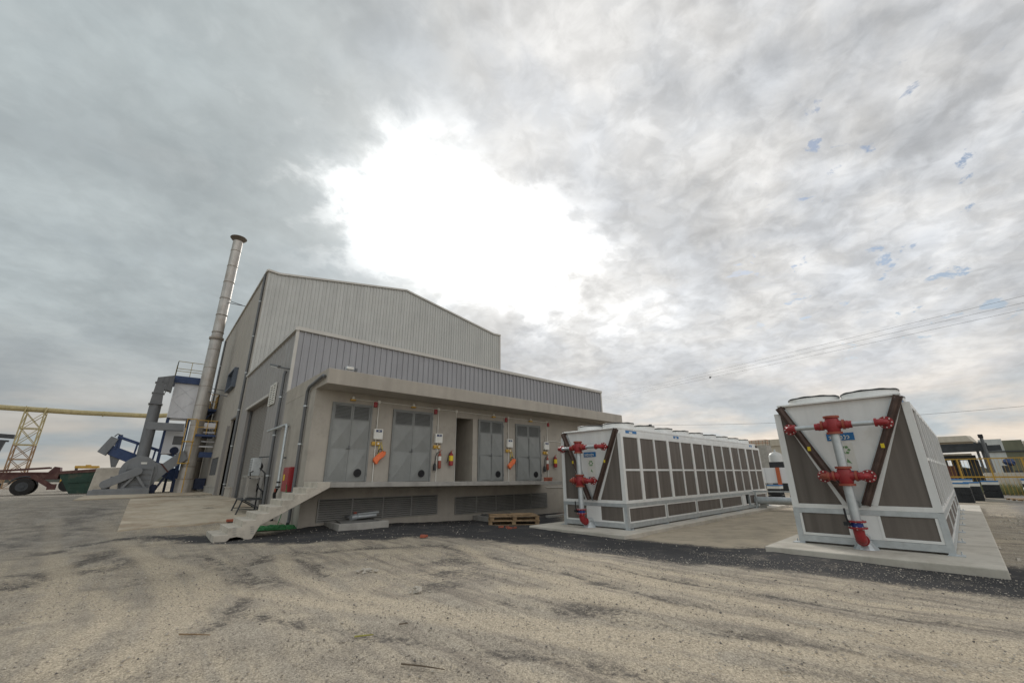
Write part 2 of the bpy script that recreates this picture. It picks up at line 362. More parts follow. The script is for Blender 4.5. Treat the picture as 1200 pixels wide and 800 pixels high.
def make_ground():
    def axis(a, b, st, far):
        c = list(np.arange(a, b + 1e-6, st)); g = st; x = b
        up = []
        while x < far: g *= 1.22; x += g; up.append(x)
        g = st; x = a; lo = []
        while x > -far: g *= 1.22; x -= g; lo.append(x)
        return np.array(lo[::-1] + c + up)
    xs = axis(-4, 22, .125, 2500); ys = axis(-2, 30, .125, 2500)
    X, Y = np.meshgrid(xs, ys, indexing='ij')
    Z = np.vectorize(gz)(X, Y)
    n = rng.standard_normal(X.shape)
    def blur(a, k):
        for ax in (0, 1):
            ker = np.ones(k) / k; a = np.apply_along_axis(lambda m: np.convolve(m, ker, 'same'), ax, a)
        return a
    b1 = blur(blur(n, 9), 9); b1 /= b1.std(); b2 = blur(n, 3); b2 /= b2.std()
    near = (X > -6) & (X < 24) & (Y > -4) & (Y < 32)
    Z += np.where(near, .012 * b1 + .004 * b2, 0)
    P = np.stack([X.ravel(), Y.ravel()], 1)
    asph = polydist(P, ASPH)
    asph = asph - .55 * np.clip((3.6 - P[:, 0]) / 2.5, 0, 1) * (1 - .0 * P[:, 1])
    slab = polydist(P, [(10.7, 3.6), (10.7, 7.5), (26, 9.5), (26, 3.6)])
    edge_gravel = polydist(P, [(11.0, -.3), (60, 2.0), (60, -30), (9.2, -30), (9.2, -1.4)])
    tr = np.zeros(len(P))
    for ln, w in (([(-.63, 20.5), (.13, 14.1), (.64, 10.3), (.72, 7.7), (.49, 6), (.14, 5.2)], .28), ([(.29, 12.4), (1.17, 9.4), (1.13, 7.9), (.57, 6.1)], .25),
                  ([(6.9, 8.05), (6.39, 5.15), (6.09, 2.84), (6.1, 1.5), (6.42, .33), (7.5, -4)], .35), ([(3.2, 4.4), (4.1, 2.8), (4.9, 1.3), (5.5, .3), (6.5, -2)], .22),
                  ([(1.4, 7.6), (2.2, 5.8), (3.25, 3.8), (4, 1.6), (4.6, 0)], .25), ([(4.24, 5), (5.1, 2.9), (5.6, 1.4), (6.1, .3), (7, -2)], .3), ([(6, 8.8), (5.2, 6.5), (5.0, 4.0), (5.4, 1.5)], .2), ([(-1.9, 22), (-1.2, 15), (-.6, 10.6), (-.5, 7.5)], .25), ([(2.6, 10.4), (2.2, 8.4), (2.4, 6.5), (3.1, 4.6), (4.2, 2.2)], .22), ([(7.2, 7.0), (7.0, 4.6), (7.3, 2.0), (8.2, -1)], .2), ([(-.2, 9), (.1, 7.2), (-.3, 5.6)], .2)):
        tr = np.maximum(tr, np.exp(-(linedist(P, ln) / w) ** 2))
    dk = np.zeros(len(P))
    for (cx, cy, rr) in ((5.0, 7.3, .9), (4.2, 6.4, .8), (3.6, 5.9, .5), (.9, 9.5, .8), (1.9, 8.2, .7), (.3, 11.5, .9), (-.6, 11.2, 1.0), (6.4, 6.2, .5), (4.5, 3.6, .6)):
        dk = np.maximum(dk, np.exp(-(((P[:, 0] - cx) ** 2 + (P[:, 1] - cy) ** 2) / rr ** 2)))
    for ln, w in (([(-1.2, 10), (-.8, 11.2), (.13, 14.1)], .5), ([(2, 9.8), (3, 10.4), (4.5, 9.6), (5.5, 9.2)], .4), ([(-2.5, 16), (-1.5, 18), (-1, 24)], 1.0), ([(1.3, 11.2), (1.75, 9.0), (1.55, 7.4), (.9, 5.9)], .16), ([(2.2, 10.6), (2.7, 9.0), (2.6, 7.6)], .14), ([(5.6, 9), (5.6, 6), (5.3, 3), (5.9, .4)], .13), ([(6.6, 7.5), (6.6, 4), (6.8, 1), (7.6, -2)], .12), ([(3.7, 4.6), (4.6, 2.4), (5.4, .6)], .11), ([(.9, 7.0), (1.7, 5.2), (2.8, 3.3), (3.6, 1.6)], .12)):
        dk = np.maximum(dk, np.exp(-(linedist(P, ln) / w) ** 2))
    nx, ny = X.shape
    Z -= (.018 * dk + .008 * tr).reshape(X.shape) * near
    idx = np.arange(nx * ny).reshape(nx, ny)
    F = np.stack([idx[:-1, :-1], idx[1:, :-1], idx[1:, 1:], idx[:-1, 1:]], -1).reshape(-1, 4)
    me = bpy.data.meshes.new('ground'); V = np.stack([X.ravel(), Y.ravel(), Z.ravel()], 1)
    me.vertices.add(len(V)); me.vertices.foreach_set('co', V.ravel().astype(np.float32))
    me.loops.add(F.size); me.loops.foreach_set('vertex_index', F.ravel().astype(np.int32))
    me.polygons.add(len(F)); me.polygons.foreach_set('loop_start', np.arange(0, F.size, 4, dtype=np.int32)); me.polygons.foreach_set('loop_total', np.full(len(F), 4, dtype=np.int32))
    me.update(calc_edges=True)
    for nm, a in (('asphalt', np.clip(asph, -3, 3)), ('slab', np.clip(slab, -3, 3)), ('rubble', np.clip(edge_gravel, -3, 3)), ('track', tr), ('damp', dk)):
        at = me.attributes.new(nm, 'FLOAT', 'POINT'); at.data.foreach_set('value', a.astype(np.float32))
    me.polygons.foreach_set('use_smooth', np.ones(len(F), bool))
    m = bpy.data.materials.new('gravel_yard'); m.use_nodes = True; nt = m.node_tree; N = nt.nodes; L = nt.links; b = N['Principled BSDF']
    b.inputs['Specular IOR Level'].default_value = .25
    geo = N.new('ShaderNodeNewGeometry'); pos = geo.outputs['Position']
    def attr(n): a = N.new('ShaderNodeAttribute'); a.attribute_name = n; return a.outputs['Fac']
    def noise(s, d=6, r=.6, st=None, rot=0):
        v = pos
        if st:
            mp = N.new('ShaderNodeMapping'); mp.inputs['Scale'].default_value = st; mp.inputs['Rotation'].default_value = (0, 0, rot); L.new(v, mp.inputs[0]); v = mp.outputs[0]
        n = N.new('ShaderNodeTexNoise'); n.inputs['Scale'].default_value = s; n.inputs['Detail'].default_value = d; n.inputs['Roughness'].default_value = r; L.new(v, n.inputs['Vector']); return n.outputs[0]
    def mr(v, a, b_, c=0., d=1., sm_=True):
        n = N.new('ShaderNodeMapRange'); n.interpolation_type = 'SMOOTHSTEP' if sm_ else 'LINEAR'; L.new(v, n.inputs[0])
        for i, x in enumerate((a, b_, c, d)): n.inputs[i + 1].default_value = x
        return n.outputs[0]
    def mth(op, a, b_):
        n = N.new('ShaderNodeMath'); n.operation = op
        for k, v in ((0, a), (1, b_)):
            if isinstance(v, (int, float)): n.inputs[k].default_value = v
            else: L.new(v, n.inputs[k])
        return n.outputs[0]
    def mix(f, a, b_):
        n = N.new('ShaderNodeMix'); n.data_type = 'RGBA'
        if isinstance(f, (int, float)): n.inputs[0].default_value = f
        else: L.new(f, n.inputs[0])
        for k, v in ((6, a), (7, b_)):
            if isinstance(v, tuple): n.inputs[k].default_value = v + (1,)
            else: L.new(v, n.inputs[k])
        return n.outputs[2]
    big = noise(.35, 6, .6); mid = noise(1.7, 7, .65); fine = noise(45, 4, .7); grit = noise(16, 4, .65)
    str1 = noise(1.0, 6, .6, (5.0, .4, 1), R(14)); str2 = noise(1.0, 6, .62, (6.0, .42, 1), R(-6))
    sp_ = N.new('ShaderNodeSeparateXYZ'); L.new(pos, sp_.inputs[0]); px_ = sp_.outputs[0]; py_ = sp_.outputs[1]
    vor = N.new('ShaderNodeTexVoronoi'); vor.inputs['Scale'].default_value = 78; L.new(pos, vor.inputs['Vector'])
    vor2 = N.new('ShaderNodeTexVoronoi'); vor2.inputs['Scale'].default_value = 19; L.new(pos, vor2.inputs['Vector'])
    c = mix(mr(mth('ADD', mth('MULTIPLY', big, .55), mth('MULTIPLY', str2, .45)), .42, .58), (.355, .312, .25), (.43, .365, .272))
    c = mix(mr(mid, .38, .72), c, (.27, .235, .19))
    c = mix(mth('MULTIPLY', mth('MULTIPLY', mr(str1, .48, .66), mr(px_, .8, 3.2, .25, 1.)), .8), c, (.20, .17, .138))
    c = mix(mth('MULTIPLY', mth('MULTIPLY', mr(str2, .50, .68), mr(px_, .8, 3.2, .2, 1.)), .6), c, (.44, .38, .295))
    dm = mr(mth('ADD', attr('damp'), mth('ADD', mth('MULTIPLY', mth('SUBTRACT', mid, .5), 2.0), mth('MULTIPLY', mth('SUBTRACT', grit, .5), 2.2))), .50, 1.25); c = mix(mth('MULTIPLY', dm, .95), c, (.10, .088, .075))
    tk = mr(mth('ADD', attr('track'), mth('ADD', mth('MULTIPLY', mth('SUBTRACT', mid, .5), 1.0), mth('MULTIPLY', mth('SUBTRACT', grit, .5), .6))), .35, .95); c = mix(mth('MULTIPLY', tk, .7), c, (.48, .405, .30))
    gl_ = mth('MULTIPLY', mr(px_, 1.2, -1.0), mr(py_, 11., 17.)); c = mix(mth('MULTIPLY', gl_, .6), c, mix(mr(mid, .35, .65), (.29, .27, .24), (.19, .172, .15)))
    # stones
    sv = mr(vor.outputs['Color'], .0, 1., .55, 1.45, False)
    c2 = N.new('ShaderNodeVectorMath'); c2.operation = 'SCALE'; L.new(c, c2.inputs[0]); L.new(mth('MULTIPLY', sv, mr(fine, .3, .7, .8, 1.2, False)), c2.inputs['Scale']); c = c2.outputs[0]
    # concrete slab between the pads
    sl_ = mr(mth('ADD', attr('slab'), mth('MULTIPLY', mth('SUBTRACT', mid, .5), .9)), -.1, .25)
    c = mix(mth('MULTIPLY', sl_, .8), c, mix(mr(mid, .35, .7), (.52, .44, .33), (.38, .325, .25)))
    # rough grey made ground right of the right pad
    ru = mr(mth('ADD', attr('rubble'), mth('MULTIPLY', mth('SUBTRACT', mid, .5), 1.2)), -.1, .5)
    c = mix(mth('MULTIPLY', ru, .85), c, mix(mr(grit, .35, .7), (.16, .15, .14), (.31, .285, .26)))
    # asphalt
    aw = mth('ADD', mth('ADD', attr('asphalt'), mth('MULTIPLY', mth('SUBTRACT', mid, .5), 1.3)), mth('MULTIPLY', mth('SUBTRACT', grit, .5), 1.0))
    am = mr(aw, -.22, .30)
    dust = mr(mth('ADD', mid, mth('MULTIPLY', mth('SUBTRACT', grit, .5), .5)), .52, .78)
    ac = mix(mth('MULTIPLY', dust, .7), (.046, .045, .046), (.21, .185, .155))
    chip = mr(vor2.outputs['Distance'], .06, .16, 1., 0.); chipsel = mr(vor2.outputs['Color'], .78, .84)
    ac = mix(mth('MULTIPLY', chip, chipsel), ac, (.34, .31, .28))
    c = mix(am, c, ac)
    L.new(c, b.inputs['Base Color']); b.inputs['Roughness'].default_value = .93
    bp = N.new('ShaderNodeBump'); bp.inputs['Strength'].default_value = .7; bp.inputs['Distance'].default_value = .010
    h = mth('ADD', mth('MULTIPLY', vor.outputs['Distance'], -1.0), mth('ADD', mth('MULTIPLY', grit, .45), mth('MULTIPLY', fine, .5)))
    L.new(h, bp.inputs['Height']); L.new(bp.outputs[0], b.inputs['Normal'])
    me.materials.append(m)
    o = bpy.data.objects.new('ground', me); COL.objects.link(o); tag(o, kind='structure')
make_ground()

def sheet(name, poly, dz, mat_, n=1, edge=.0):
    """thin slab following the ground"""
    mb = MB(); poly = [Vector(p) for p in poly]
    us = 14
    a, b, c, d = poly
    top = []
    for i in range(us + 1):
        for j in range(us + 1):
            u, v = i / us, j / us
            p = a * (1 - u) * (1 - v) + b * u * (1 - v) + c * u * v + d * (1 - u) * v
            top.append((p.x, p.y, gz(p.x, p.y) + dz))
    k = us + 1; fs = [(i * k + j, (i + 1) * k + j, (i + 1) * k + j + 1, i * k + j + 1) for i in range(us) for j in range(us)]
    mb.add(top, fs)
    rim = [i * k for i in range(k)] + [us * k + j for j in range(1, k)] + [i * k + us for i in range(us - 1, -1, -1)] + [j for j in range(us - 1, 0, -1)]
    rv = [top[i] for i in rim]; m = len(rv)
    mb.add(rv + [(x, y, z - .2) for x, y, z in rv], [(i, (i + 1) % m, (i + 1) % m + m, i + m) for i in range(m)])
    return mb.build(name, mat_)
M['apron'] = mat('apron_concrete', (.52, .45, .345), .92, 0, .14, .8, .3, 50, 0, (.25, .165, .10), .5, .8, .46, .66)
tag(sheet('apron', [(-.16, 17.9), (4.05, 18.6), (4.05, 31.5), (-.08, 31.5)], .03, M['apron']), kind='structure')
tag(sheet('yard_slab', [(-2.3, 31.8), (4.05, 35.5), (4.05, 52), (-2.6, 52)], .05, M['apron']), kind='structure')

def stones():
    n = 30000; vs = []; fs = []
    base = np.array([(1, 0, 0), (-.5, .86, .1), (-.5, -.86, -.1), (.1, .1, .8), (-.1, -.05, -.6)])
    fb = np.array([(0, 1, 3), (1, 2, 3), (2, 0, 3), (1, 0, 4), (2, 1, 4), (0, 2, 4)])
    r = rng.random(n) ** .8 * 10 + .9; a = R(50) + (rng.random(n) - .5) * R(128)
    X = r * np.cos(a); Y = r * np.sin(a); s = .0040 + .013 * rng.random(n) ** 4.5 + .0006 * r * rng.random(n)
    ok = ~((X > 10.6) & (Y > -.8)) & ~((X > 4) & (Y > 13)) & ~((X > 1.4) & (Y > 13.2))
    X, Y, s = X[ok], Y[ok], s[ok]
    allv = []; 
    for i in range(len(X)):
        th = rng.random() * 6.28; c, q = math.cos(th), math.sin(th)
        v = base * (s[i] * (0.7 + .6 * rng.random((5, 1)))); v = np.stack([v[:, 0] * c - v[:, 1] * q, v[:, 0] * q + v[:, 1] * c, v[:, 2] * .75], 1)
        allv.append(v + (X[i], Y[i], gz(X[i], Y[i]) + s[i] * .25 + .004))
    V = np.concatenate(allv); k = len(X); F = (fb[None] + (np.arange(k) * 5)[:, None, None]).reshape(-1, 3)
    me = bpy.data.meshes.new('gravel_stones'); me.from_pydata(V.tolist(), [], F.tolist()); me.materials.append(M['stone']); me.materials.append(M['stone_pale']); me.materials.append(mat('dark_stone', (.13, .12, .11), .9, 0, .3, 25))
    mi = np.repeat(rng.choice(3, k, p=[.82, .12, .06]).astype(np.int32), 6); me.polygons.foreach_set('material_index', mi)
    o = bpy.data.objects.new('gravel_stones', me); COL.objects.link(o); tag(o, 'loose gravel stones scattered over the yard', kind='stuff')
stones()

def rubble_strip():
    # broken chips lying on the fresh asphalt and along the pads
    mb = MB()
    def chip(x, y, s):
        z = gz(x, y) + s * .3 + .01; n = 5
        a0 = random.random() * 6
        ring = [(x + s * math.cos(a0 + k * 1.256) * random.uniform(.6, 1.2), y + s * math.sin(a0 + k * 1.256) * random.uniform(.6, 1.2)) for k in range(n)]
        mb.add([(u, v, z - s * .5) for u, v in ring] + [(x + (u - x) * .6, y + (v - y) * .6, z + s * .35) for u, v in ring],
               [tuple(range(n, 2 * n))] + [(i, (i + 1) % n, (i + 1) % n + n, i + n) for i in range(n)])
    P = np.array([(random.uniform(-1, 12), random.uniform(-4, 15)) for _ in range(2000)]); d = polydist(P, ASPH)
    for (x, y), dd in zip(P, d):
        if dd > 0.05 and not (x > 10.9 and y > 6.9 and y < 10.6): chip(x, y, random.choice([.005, .006, .008, .010, .012, .014, .018]) )
    for _ in range(700): x = random.uniform(11.2, 26); chip(x, random.gauss(-.75, .45) + .05 * (x - 11), random.choice([.015, .02, .03, .02, .05]))
    o = mb.build('rubble_chips', M['stone_pale']); tag(o, 'pale rubble chips lying on the dark asphalt strip', kind='stuff')
rubble_strip()

# ------------------------------------------------------------------ main building
BX0, BY0 = 4.06, 15.01
B = thing('industrial_building', (BX0, BY0, 0), 'large beige and grey industrial hall with gabled metal top, lilac annex and canopied switch rooms', 'building')
def lerp(a, b, t): return a + (b - a) * t
def deck_z(x): return lerp(1.365, 1.245, (x - 4.3) / 10.4)
# switch room block with a real open doorway
w = MB()
zt = 4.60
w.box(4.06, 9.82, 15.01, 15.26, -.6, zt); w.box(10.70, 20.0, 15.01, 15.26, -.6, zt)
w.box(9.82, 10.70, 15.01, 15.26, 3.89, zt); w.box(9.82, 10.70, 15.01, 15.26, -.6, 1.27)
w.box(4.06, 4.31, 15.262, 19.148, -.6, zt); w.box(19.75, 20.0, 15.262, 19.148, -.6, zt)
w.box(9.62, 9.818, 15.262, 18.6, 1.0, 4.5); w.box(10.702, 10.9, 15.262, 18.6, 1.0, 4.5); w.box(9.6, 10.92, 18.602, 18.8, 1.0, 4.5)
w.box(9.82, 10.70, 15.262, 18.6, 1.0, 1.262); w.box(9.62, 10.9, 15.262, 18.6, 4.502, 4.6)
w.build('switchroom_wall', M['plaster_low'], B)
c = MB()
c.hexa([(4.052, 13.84, 4.42), (20.25, 13.84, 4.26), (20.25, 19.148, 4.26 + .08), (4.052, 19.148, 4.42),
        (4.052, 13.84, 4.93), (20.25, 13.84, 4.72), (20.25, 19.148, 4.80), (4.052, 19.148, 4.98)])
# keep the slab above the walls
c.build('canopy', M['plaster'], B, bevel=.015)
dk = MB()
dk.hexa([(4.42, 13.6, deck_z(4.4) - .15), (14.75, 13.6, deck_z(14.75) - .14), (14.75, 15.008, deck_z(14.75) - .14), (4.42, 15.008, deck_z(4.4) - .15),
         (4.42, 13.6, deck_z(4.4)), (14.75, 13.6, deck_z(14.75)), (14.75, 15.008, deck_z(14.75)), (4.42, 15.008, deck_z(4.4))])
dk.build('deck', M['concrete_grey'], B, bevel=.008)

def louvre(x0, x1, z0, z1, n, ns):
    m = MB(); y = 15.008
    for x in np.linspace(x0, x1, n + 1): m.box(x - .02, x + .02, y - .05, y, z0, z1)
    m.box(x0 + .02, x1 - .02, y - .045, y, z1 - .03, z1); m.box(x0 + .02, x1 - .02, y - .045, y, z0, z0 + .03)
    fr = m.build('louvre_grille', M['louvre'], B)
    s = MB()
    for i in range(ns):
        z = lerp(z0 + .04, z1 - .05, (i + .5) / ns); h = (z1 - z0) / ns
        s.hexa([(x0, y - .058, z - h * .30), (x1, y - .058, z - h * .30), (x1, y - .006, z + h * .22), (x0, y - .006, z + h * .22),
                (x0, y - .058, z - h * .30 + .014), (x1, y - .058, z - h * .30 + .014), (x1, y - .006, z + h * .22 + .014), (x0, y - .006, z + h * .22 + .014)])
    s.build('slats', M['louvre'], fr)
    bk = MB().box(x0 + .02, x1 - .02, y - .004, y - .001, z0 + .03, z1 - .03); bk.build('backing', M['dark'], fr)
louvre(4.6, 9.03, .12, .83, 4, 9); louvre(9.88, 15.1, .05, .71, 5, 9)

def metal_door(x0, x1, z0, z1, style):
    y = 15.008; fw_ = .06
    f = MB(); f.box(x0, x0 + fw_, y - .06, y, z0, z1); f.box(x1 - fw_, x1, y - .06, y, z0, z1); f.box(x0 + fw_, x1 - fw_, y - .06, y, z1 - fw_, z1)
    # hinges
    for z in (z0 + .2, z1 - .3):
        f.tube([(x0 + .02, y - .075, z), (x0 + .02, y - .075, z + .1)], .014, 8); f.tube([(x1 - .02, y - .075, z), (x1 - .02, y - .075, z + .1)], .014, 8)
    d = f.build('metal_door', M['door_dark'], B)
    mid = (x0 + x1) / 2; lz = z1 - .60
    for k, (a, b) in enumerate(((x0 + fw_ + .004, mid - .004), (mid + .004, x1 - fw_ - .004))):
        q = MB(); yy = y - .035
        q.box(a, b, yy, y - .004, z0 + .01, lz - .002)
        # stiffening creases pressed into the sheet
        def pyr(p0, p1, q0, q1):
            cx, cz = (p0 + p1) / 2, (q0 + q1) / 2
            if style == 'x': q.add([(p0, yy - .001, q0), (p1, yy - .001, q0), (p1, yy - .001, q1), (p0, yy - .001, q1), (cx, yy - .055, cz)], [(0, 1, 4), (1, 2, 4), (2, 3, 4), (3, 0, 4)])
            else: q.add([(p0, yy - .001, q0), (p1, yy - .04, q0), (p1, yy - .001, q1 - .02), (p0, yy - .04, q1)], [(0, 1, 3), (1, 2, 3)])
        zm = lerp(z0, lz, .53)
        pyr(a + .03, b - .03, z0 + .06, zm - .015); pyr(a + .03, b - .03, zm + .015, lz - .04)
        q.box(a + .02, b - .02, yy - .006, yy - .001, zm - .012, zm + .012)
        q.build('door_leaf', M['door'], d)
        s = MB(); s.box(a, a + .05, y - .036, y - .003, lz, z1 - fw_ - .004); s.box(b - .05, b, y - .036, y - .003, lz, z1 - fw_ - .004)
        s.box(a + .05, b - .05, y - .036, y - .003, z1 - fw_ - .044, z1 - fw_ - .004); s.box(a + .05, b - .05, y - .036, y - .003, lz, lz + .04)
        n = 9
        for i in range(n):
            z = lerp(lz + .05, z1 - fw_ - .05, (i + .5) / n)
            s.hexa([(a + .05, y - .040, z - .026), (b - .05, y - .040, z - .026), (b - .05, y - .008, z + .012), (a + .05, y - .008, z + .012),
                    (a + .05, y - .040, z - .020), (b - .05, y - .040, z - .020), (b - .05, y - .008, z + .018), (a + .05, y - .008, z + .018)])
        s.m = 1; s.box(a + .05, b - .05, y - .006, y - .002, lz + .04, z1 - fw_ - .044)
        s.build('vent_louvre', [M['door_dark'], M['dark']], d)
    h = MB(); h.box(mid - .10, mid + .03, y - .085, y - .06, lerp(z0, lz, .53) - .01, lerp(z0, lz, .53) + .01); h.box(mid - .02, mid + .02, y - .075, y - .037, lerp(z0, lz, .53) - .02, lerp(z0, lz, .53) + .10)
    h.build('handle', M['drain'], d)
    fx = lerp(x0, x1, .76); fz = z0 + .29
    v = MB(); v.disc((fx, y - .06, fz), (0, 1, 0), .135, .05, 28)
    for r in (.10, .065, .03):
        v.tube([(fx + r * math.cos(t), y - .092, fz + r * math.sin(t)) for t in np.linspace(0, 2 * math.pi, 25)], .006, 6, False)
    for t in range(4):
        a = t * math.pi / 4; v.bar((fx - .125 * math.cos(a), y - .09, fz - .125 * math.sin(a)), (fx + .125 * math.cos(a), y - .09, fz + .125 * math.sin(a)), .008, .008, (0, 1, 0))
    v.build('fan_vent', M['black'], d, smooth=True)
    return d
DOORS = ((4.66, 6.10, 'x'), (6.93, 8.66, 'x'), (10.96, 12.40, 'd'), (13.14, 14.78, 'd'))
for x0, x1, st in DOORS:
    metal_door(x0, x1, deck_z(min(x1, 14.7)) + .012, lerp(4.03, 3.85, (x0 - 4.66) / 9), st)

cn = MB()
zc = lambda x: lerp(4.19, 4.07, (x - 6.3) / 9)
cn.tube([(5.34, 14.985, zc(5.34)), (15.3, 14.985, zc(15.3))], .014, 8)
for x in (6.33, 8.92, 12.70, 15.28): cn.tube([(x, 14.98, zc(x)), (x, 14.98, deck_z(min(x, 14.7)) + .001)], .016, 8); cn.box(x - .05, x + .05, 14.95, 15.009, zc(x) - .05, zc(x) + .05)
cn.box(9.75, 9.85, 14.95, 15.009, zc(9.8) - .05, zc(9.8) + .05)
cn.tube([(9.80, 14.985, zc(9.8)), (9.80, 14.985, 1.28)], .009, 8)
cn.tube([(15.3, 14.985, 3.15), (16.9, 14.985, 3.12)], .014, 8); cn.tube([(16.35, 14.985, 3.13), (16.35, 14.985, 1.2)], .014, 8); cn.tube([(15.1, 14.985, .95), (17, 14.985, .9)], .014, 8)
cn.build('conduit', M['label_white'], B, smooth=True)

# corrugated sheets
def corrugated(mb, p0, p1, ztop, zbot, pitch, depth, nrm):
    """vertical trapezoid sheet from p0 to p1 (xy); ztop/zbot are functions of 0..1"""
    p0 = Vector(p0); p1 = Vector(p1); Ln = (p1 - p0).length; n = max(1, round(Ln / pitch)); nrm = Vector(nrm)
    pts = []
    for i in range(n):
        for f, h in ((.0, 0), (.72, 0), (.77, 1), (.95, 1)):
            pts.append(((i + f) / n, h))
    pts.append((1.0, 0))
    vs = []
    for t, h in pts:
        q = p0.lerp(p1, t) + nrm * depth * h
        vs.append((q.x, q.y, zbot(t))); vs.append((q.x, q.y, ztop(t)))
    mb.add(vs, [(2 * i, 2 * i + 2, 2 * i + 3, 2 * i + 1) for i in range(len(pts) - 1)])
def gable_top(x):
    P = ((4.06, 15.22), (4.75, 15.15), (14.37, 16.75), (23.9, 14.88), (24.76, 14.90))
    for (a, za), (b, zb) in zip(P[:-1], P[1:]):
        if a <= x <= b: return lerp(za, zb, (x - a) / (b - a))
    return 14.9
g = MB()
KN = [4.10, 4.75, 14.37, 23.9, 24.70]
for a, b in zip(KN[:-1], KN[1:]):
    corrugated(g, (a, 30.42), (b, 30.42), lambda t, a=a, b=b: gable_top(lerp(a, b, t)) - .05, lambda t: 7.0, .25, .05, (0, -1))
g.build('gable_cladding', M['gable'], B)
a_ = MB(); ztp = lambda x: lerp(7.81, 7.52, (x - 4.06) / 21.4)
corrugated(a_, (4.14, 19.17), (25.44, 19.17), lambda t: ztp(lerp(4.14, 25.44, t)) - .10, lambda t: 4.6, .30, .05, (0, -1))
a_.build('annex_cladding', M['annex'], B)
s_ = MB()
def flat_ribs(mb, y0, y1, z0, z1, pitch):
    corrugated(mb, (4.08, y1), (4.08, y0), lambda t: z1(lerp(y1, y0, t)), lambda t: z0, pitch, .02, (-1, 0))
zs = lambda y: 7.72
flat_ribs(s_, 19.24, 22.80, .1, zs, .6); flat_ribs(s_, 22.80, 28.30, 5.27, zs, .6); flat_ribs(s_, 28.30, 30.42, .5, zs, .6)
# reveals of the roller shutter opening
s_.box(4.085, 4.5, 22.70, 22.80, .0, 5.27); s_.box(4.085, 4.5, 28.30, 28.40, .2, 5.27); s_.box(4.085, 4.5, 22.80, 28.30, 5.27, 5.37)
s_.build('annex_side_wall', M['annex_side'], B)
rs = MB(); n = 62
vs = []
for i in range(n):
    z = lerp(.1, 5.27, i / n); zz = 5.17 / n
    vs += [(4.34, z), (4.325, z + zz * .3), (4.325, z + zz * .7)]
vs.append((4.34, 5.27))
rs.add([(x, 22.8, z) for x, z in vs] + [(x, 28.3, z) for x, z in vs], [(i, i + 1, i + 1 + len(vs), i + len(vs)) for i in range(len(vs) - 1)])
sh = rs.build('roller_shutter', M['shutter'], B)
for ya in (22.802, 28.2): gd = MB(); gd.box(4.20, 4.30, ya, ya + .098, .2, 5.2); gd.build('guide_rail', M['drain'], sh)
ht = MB(); ht.box(3.98, 4.07, 22.6, 28.5, 5.26, 5.40); ht.build('door_lintel', M['trim'], B)
# plinth / column at the hall corner
pl = MB(); pl.box(3.96, 4.075, 28.45, 30.40, .0, 1.0); pl.box(3.92, 4.075, 28.43, 30.42, 1.0, 1.06); pl.build('plinth', M['panel_wall'], B)
# annex hidden walls and roof
k = MB(); k.box(4.2, 25.4, 19.20, 30.4, 7.0, 7.25); k.build('annex_roof', M['roof'], B)
k = MB(); k.box(25.42, 25.52, 19.2, 30.4, -.5, 7.4); k.box(20.01, 25.42, 19.2, 19.3, -.5, 4.8); k.box(24.6, 24.76, 30.46, 48.6, -.5, 14.8); k.box(4.1, 24.6, 48.45, 48.6, -.3, 14.8); k.build('rear_wall', M['panel_wall'], B)
# trims
t = MB()
def trimline(p, q, w_, h_): t.bar(p, q, w_, h_)
trimline((4.02, 19.13, ztp(4.06) - .03), (25.55, 19.13, ztp(25.52) - .03), .16, .16)
trimline((4.03, 19.05, 7.75), (4.03, 30.46, 7.69), .14, .14)
t.box(4.03, 4.15, 19.10, 19.22, 4.93, 7.75); t.box(25.42, 25.54, 19.10, 19.22, 4.5, 7.45)
for a, b in zip(KN[:-1], KN[1:]): trimline((a - (.08 if a < 4.2 else 0), 30.37, gable_top(a)), (b + (.1 if b > 24.6 else 0), 30.37, gable_top(b)), .16, .13)
t.box(24.66, 24.80, 30.34, 30.46, 7.2, 14.86)
trimline((4.03, 30.4, 15.2), (4.03, 48.66, 14.75), .14, .14)
t.build('roof_trim', M['trim'], B)
hw = MB()
# hall side wall with a tall door slot and small windows left open
def panelwall(y0, y1, z0, z1): hw.box(4.06, 4.2, y0, y1, z0, z1)
zt_ = 14.75
panelwall(30.44, 31.6, .2, zt_); panelwall(31.6, 34.1, 5.3, zt_); panelwall(34.1, 36.7, .2, zt_); panelwall(36.7, 40.1, .2, 1.75); panelwall(36.7, 40.1, 2.98, zt_); panelwall(40.1, 48.58, .2, zt_)
hw.box(4.06, 4.2, 30.44, 48.58, zt_, zt_ + .02)
hw.add([(4.06, 30.44, zt_ + .02), (4.2, 30.44, zt_ + .02), (4.2, 48.58, zt_ + .02), (4.06, 48.58, zt_ + .02), (4.06, 30.44, 15.2), (4.2, 30.44, 15.2), (4.2, 48.58, zt_ + .03), (4.06, 48.58, zt_ + .03)],
       [(4, 5, 6, 7), (0, 1, 5, 4), (1, 2, 6, 5), (2, 3, 7, 6), (3, 0, 4, 7)])
for y in np.arange(31.0, 48.5, 1.1):
    if not (31.5 < y < 34.2): hw.box(4.054, 4.061, y, y + .02, (5.3 if 31.5 < y < 34.2 else 3.1), zt_)
hw.build('hall_side_wall', M['panel_wall'], B)
pn = MB(); pn.box(3.98, 4.058, 34.3, 48.5, .2, .95); pn.box(3.95, 4.058, 34.3, 48.5, .95, 1.0); pn.build('plinth', M['concrete_grey'], B)
rf = MB(); rf.hexa([(4.2, 30.5, 15.0), (14.37, 30.5, 16.6), (14.37, 48.6, 16.3), (4.2, 48.6, 14.6), (4.2, 30.5, 15.05), (14.37, 30.5, 16.68), (14.37, 48.6, 16.38), (4.2, 48.6, 14.7)])
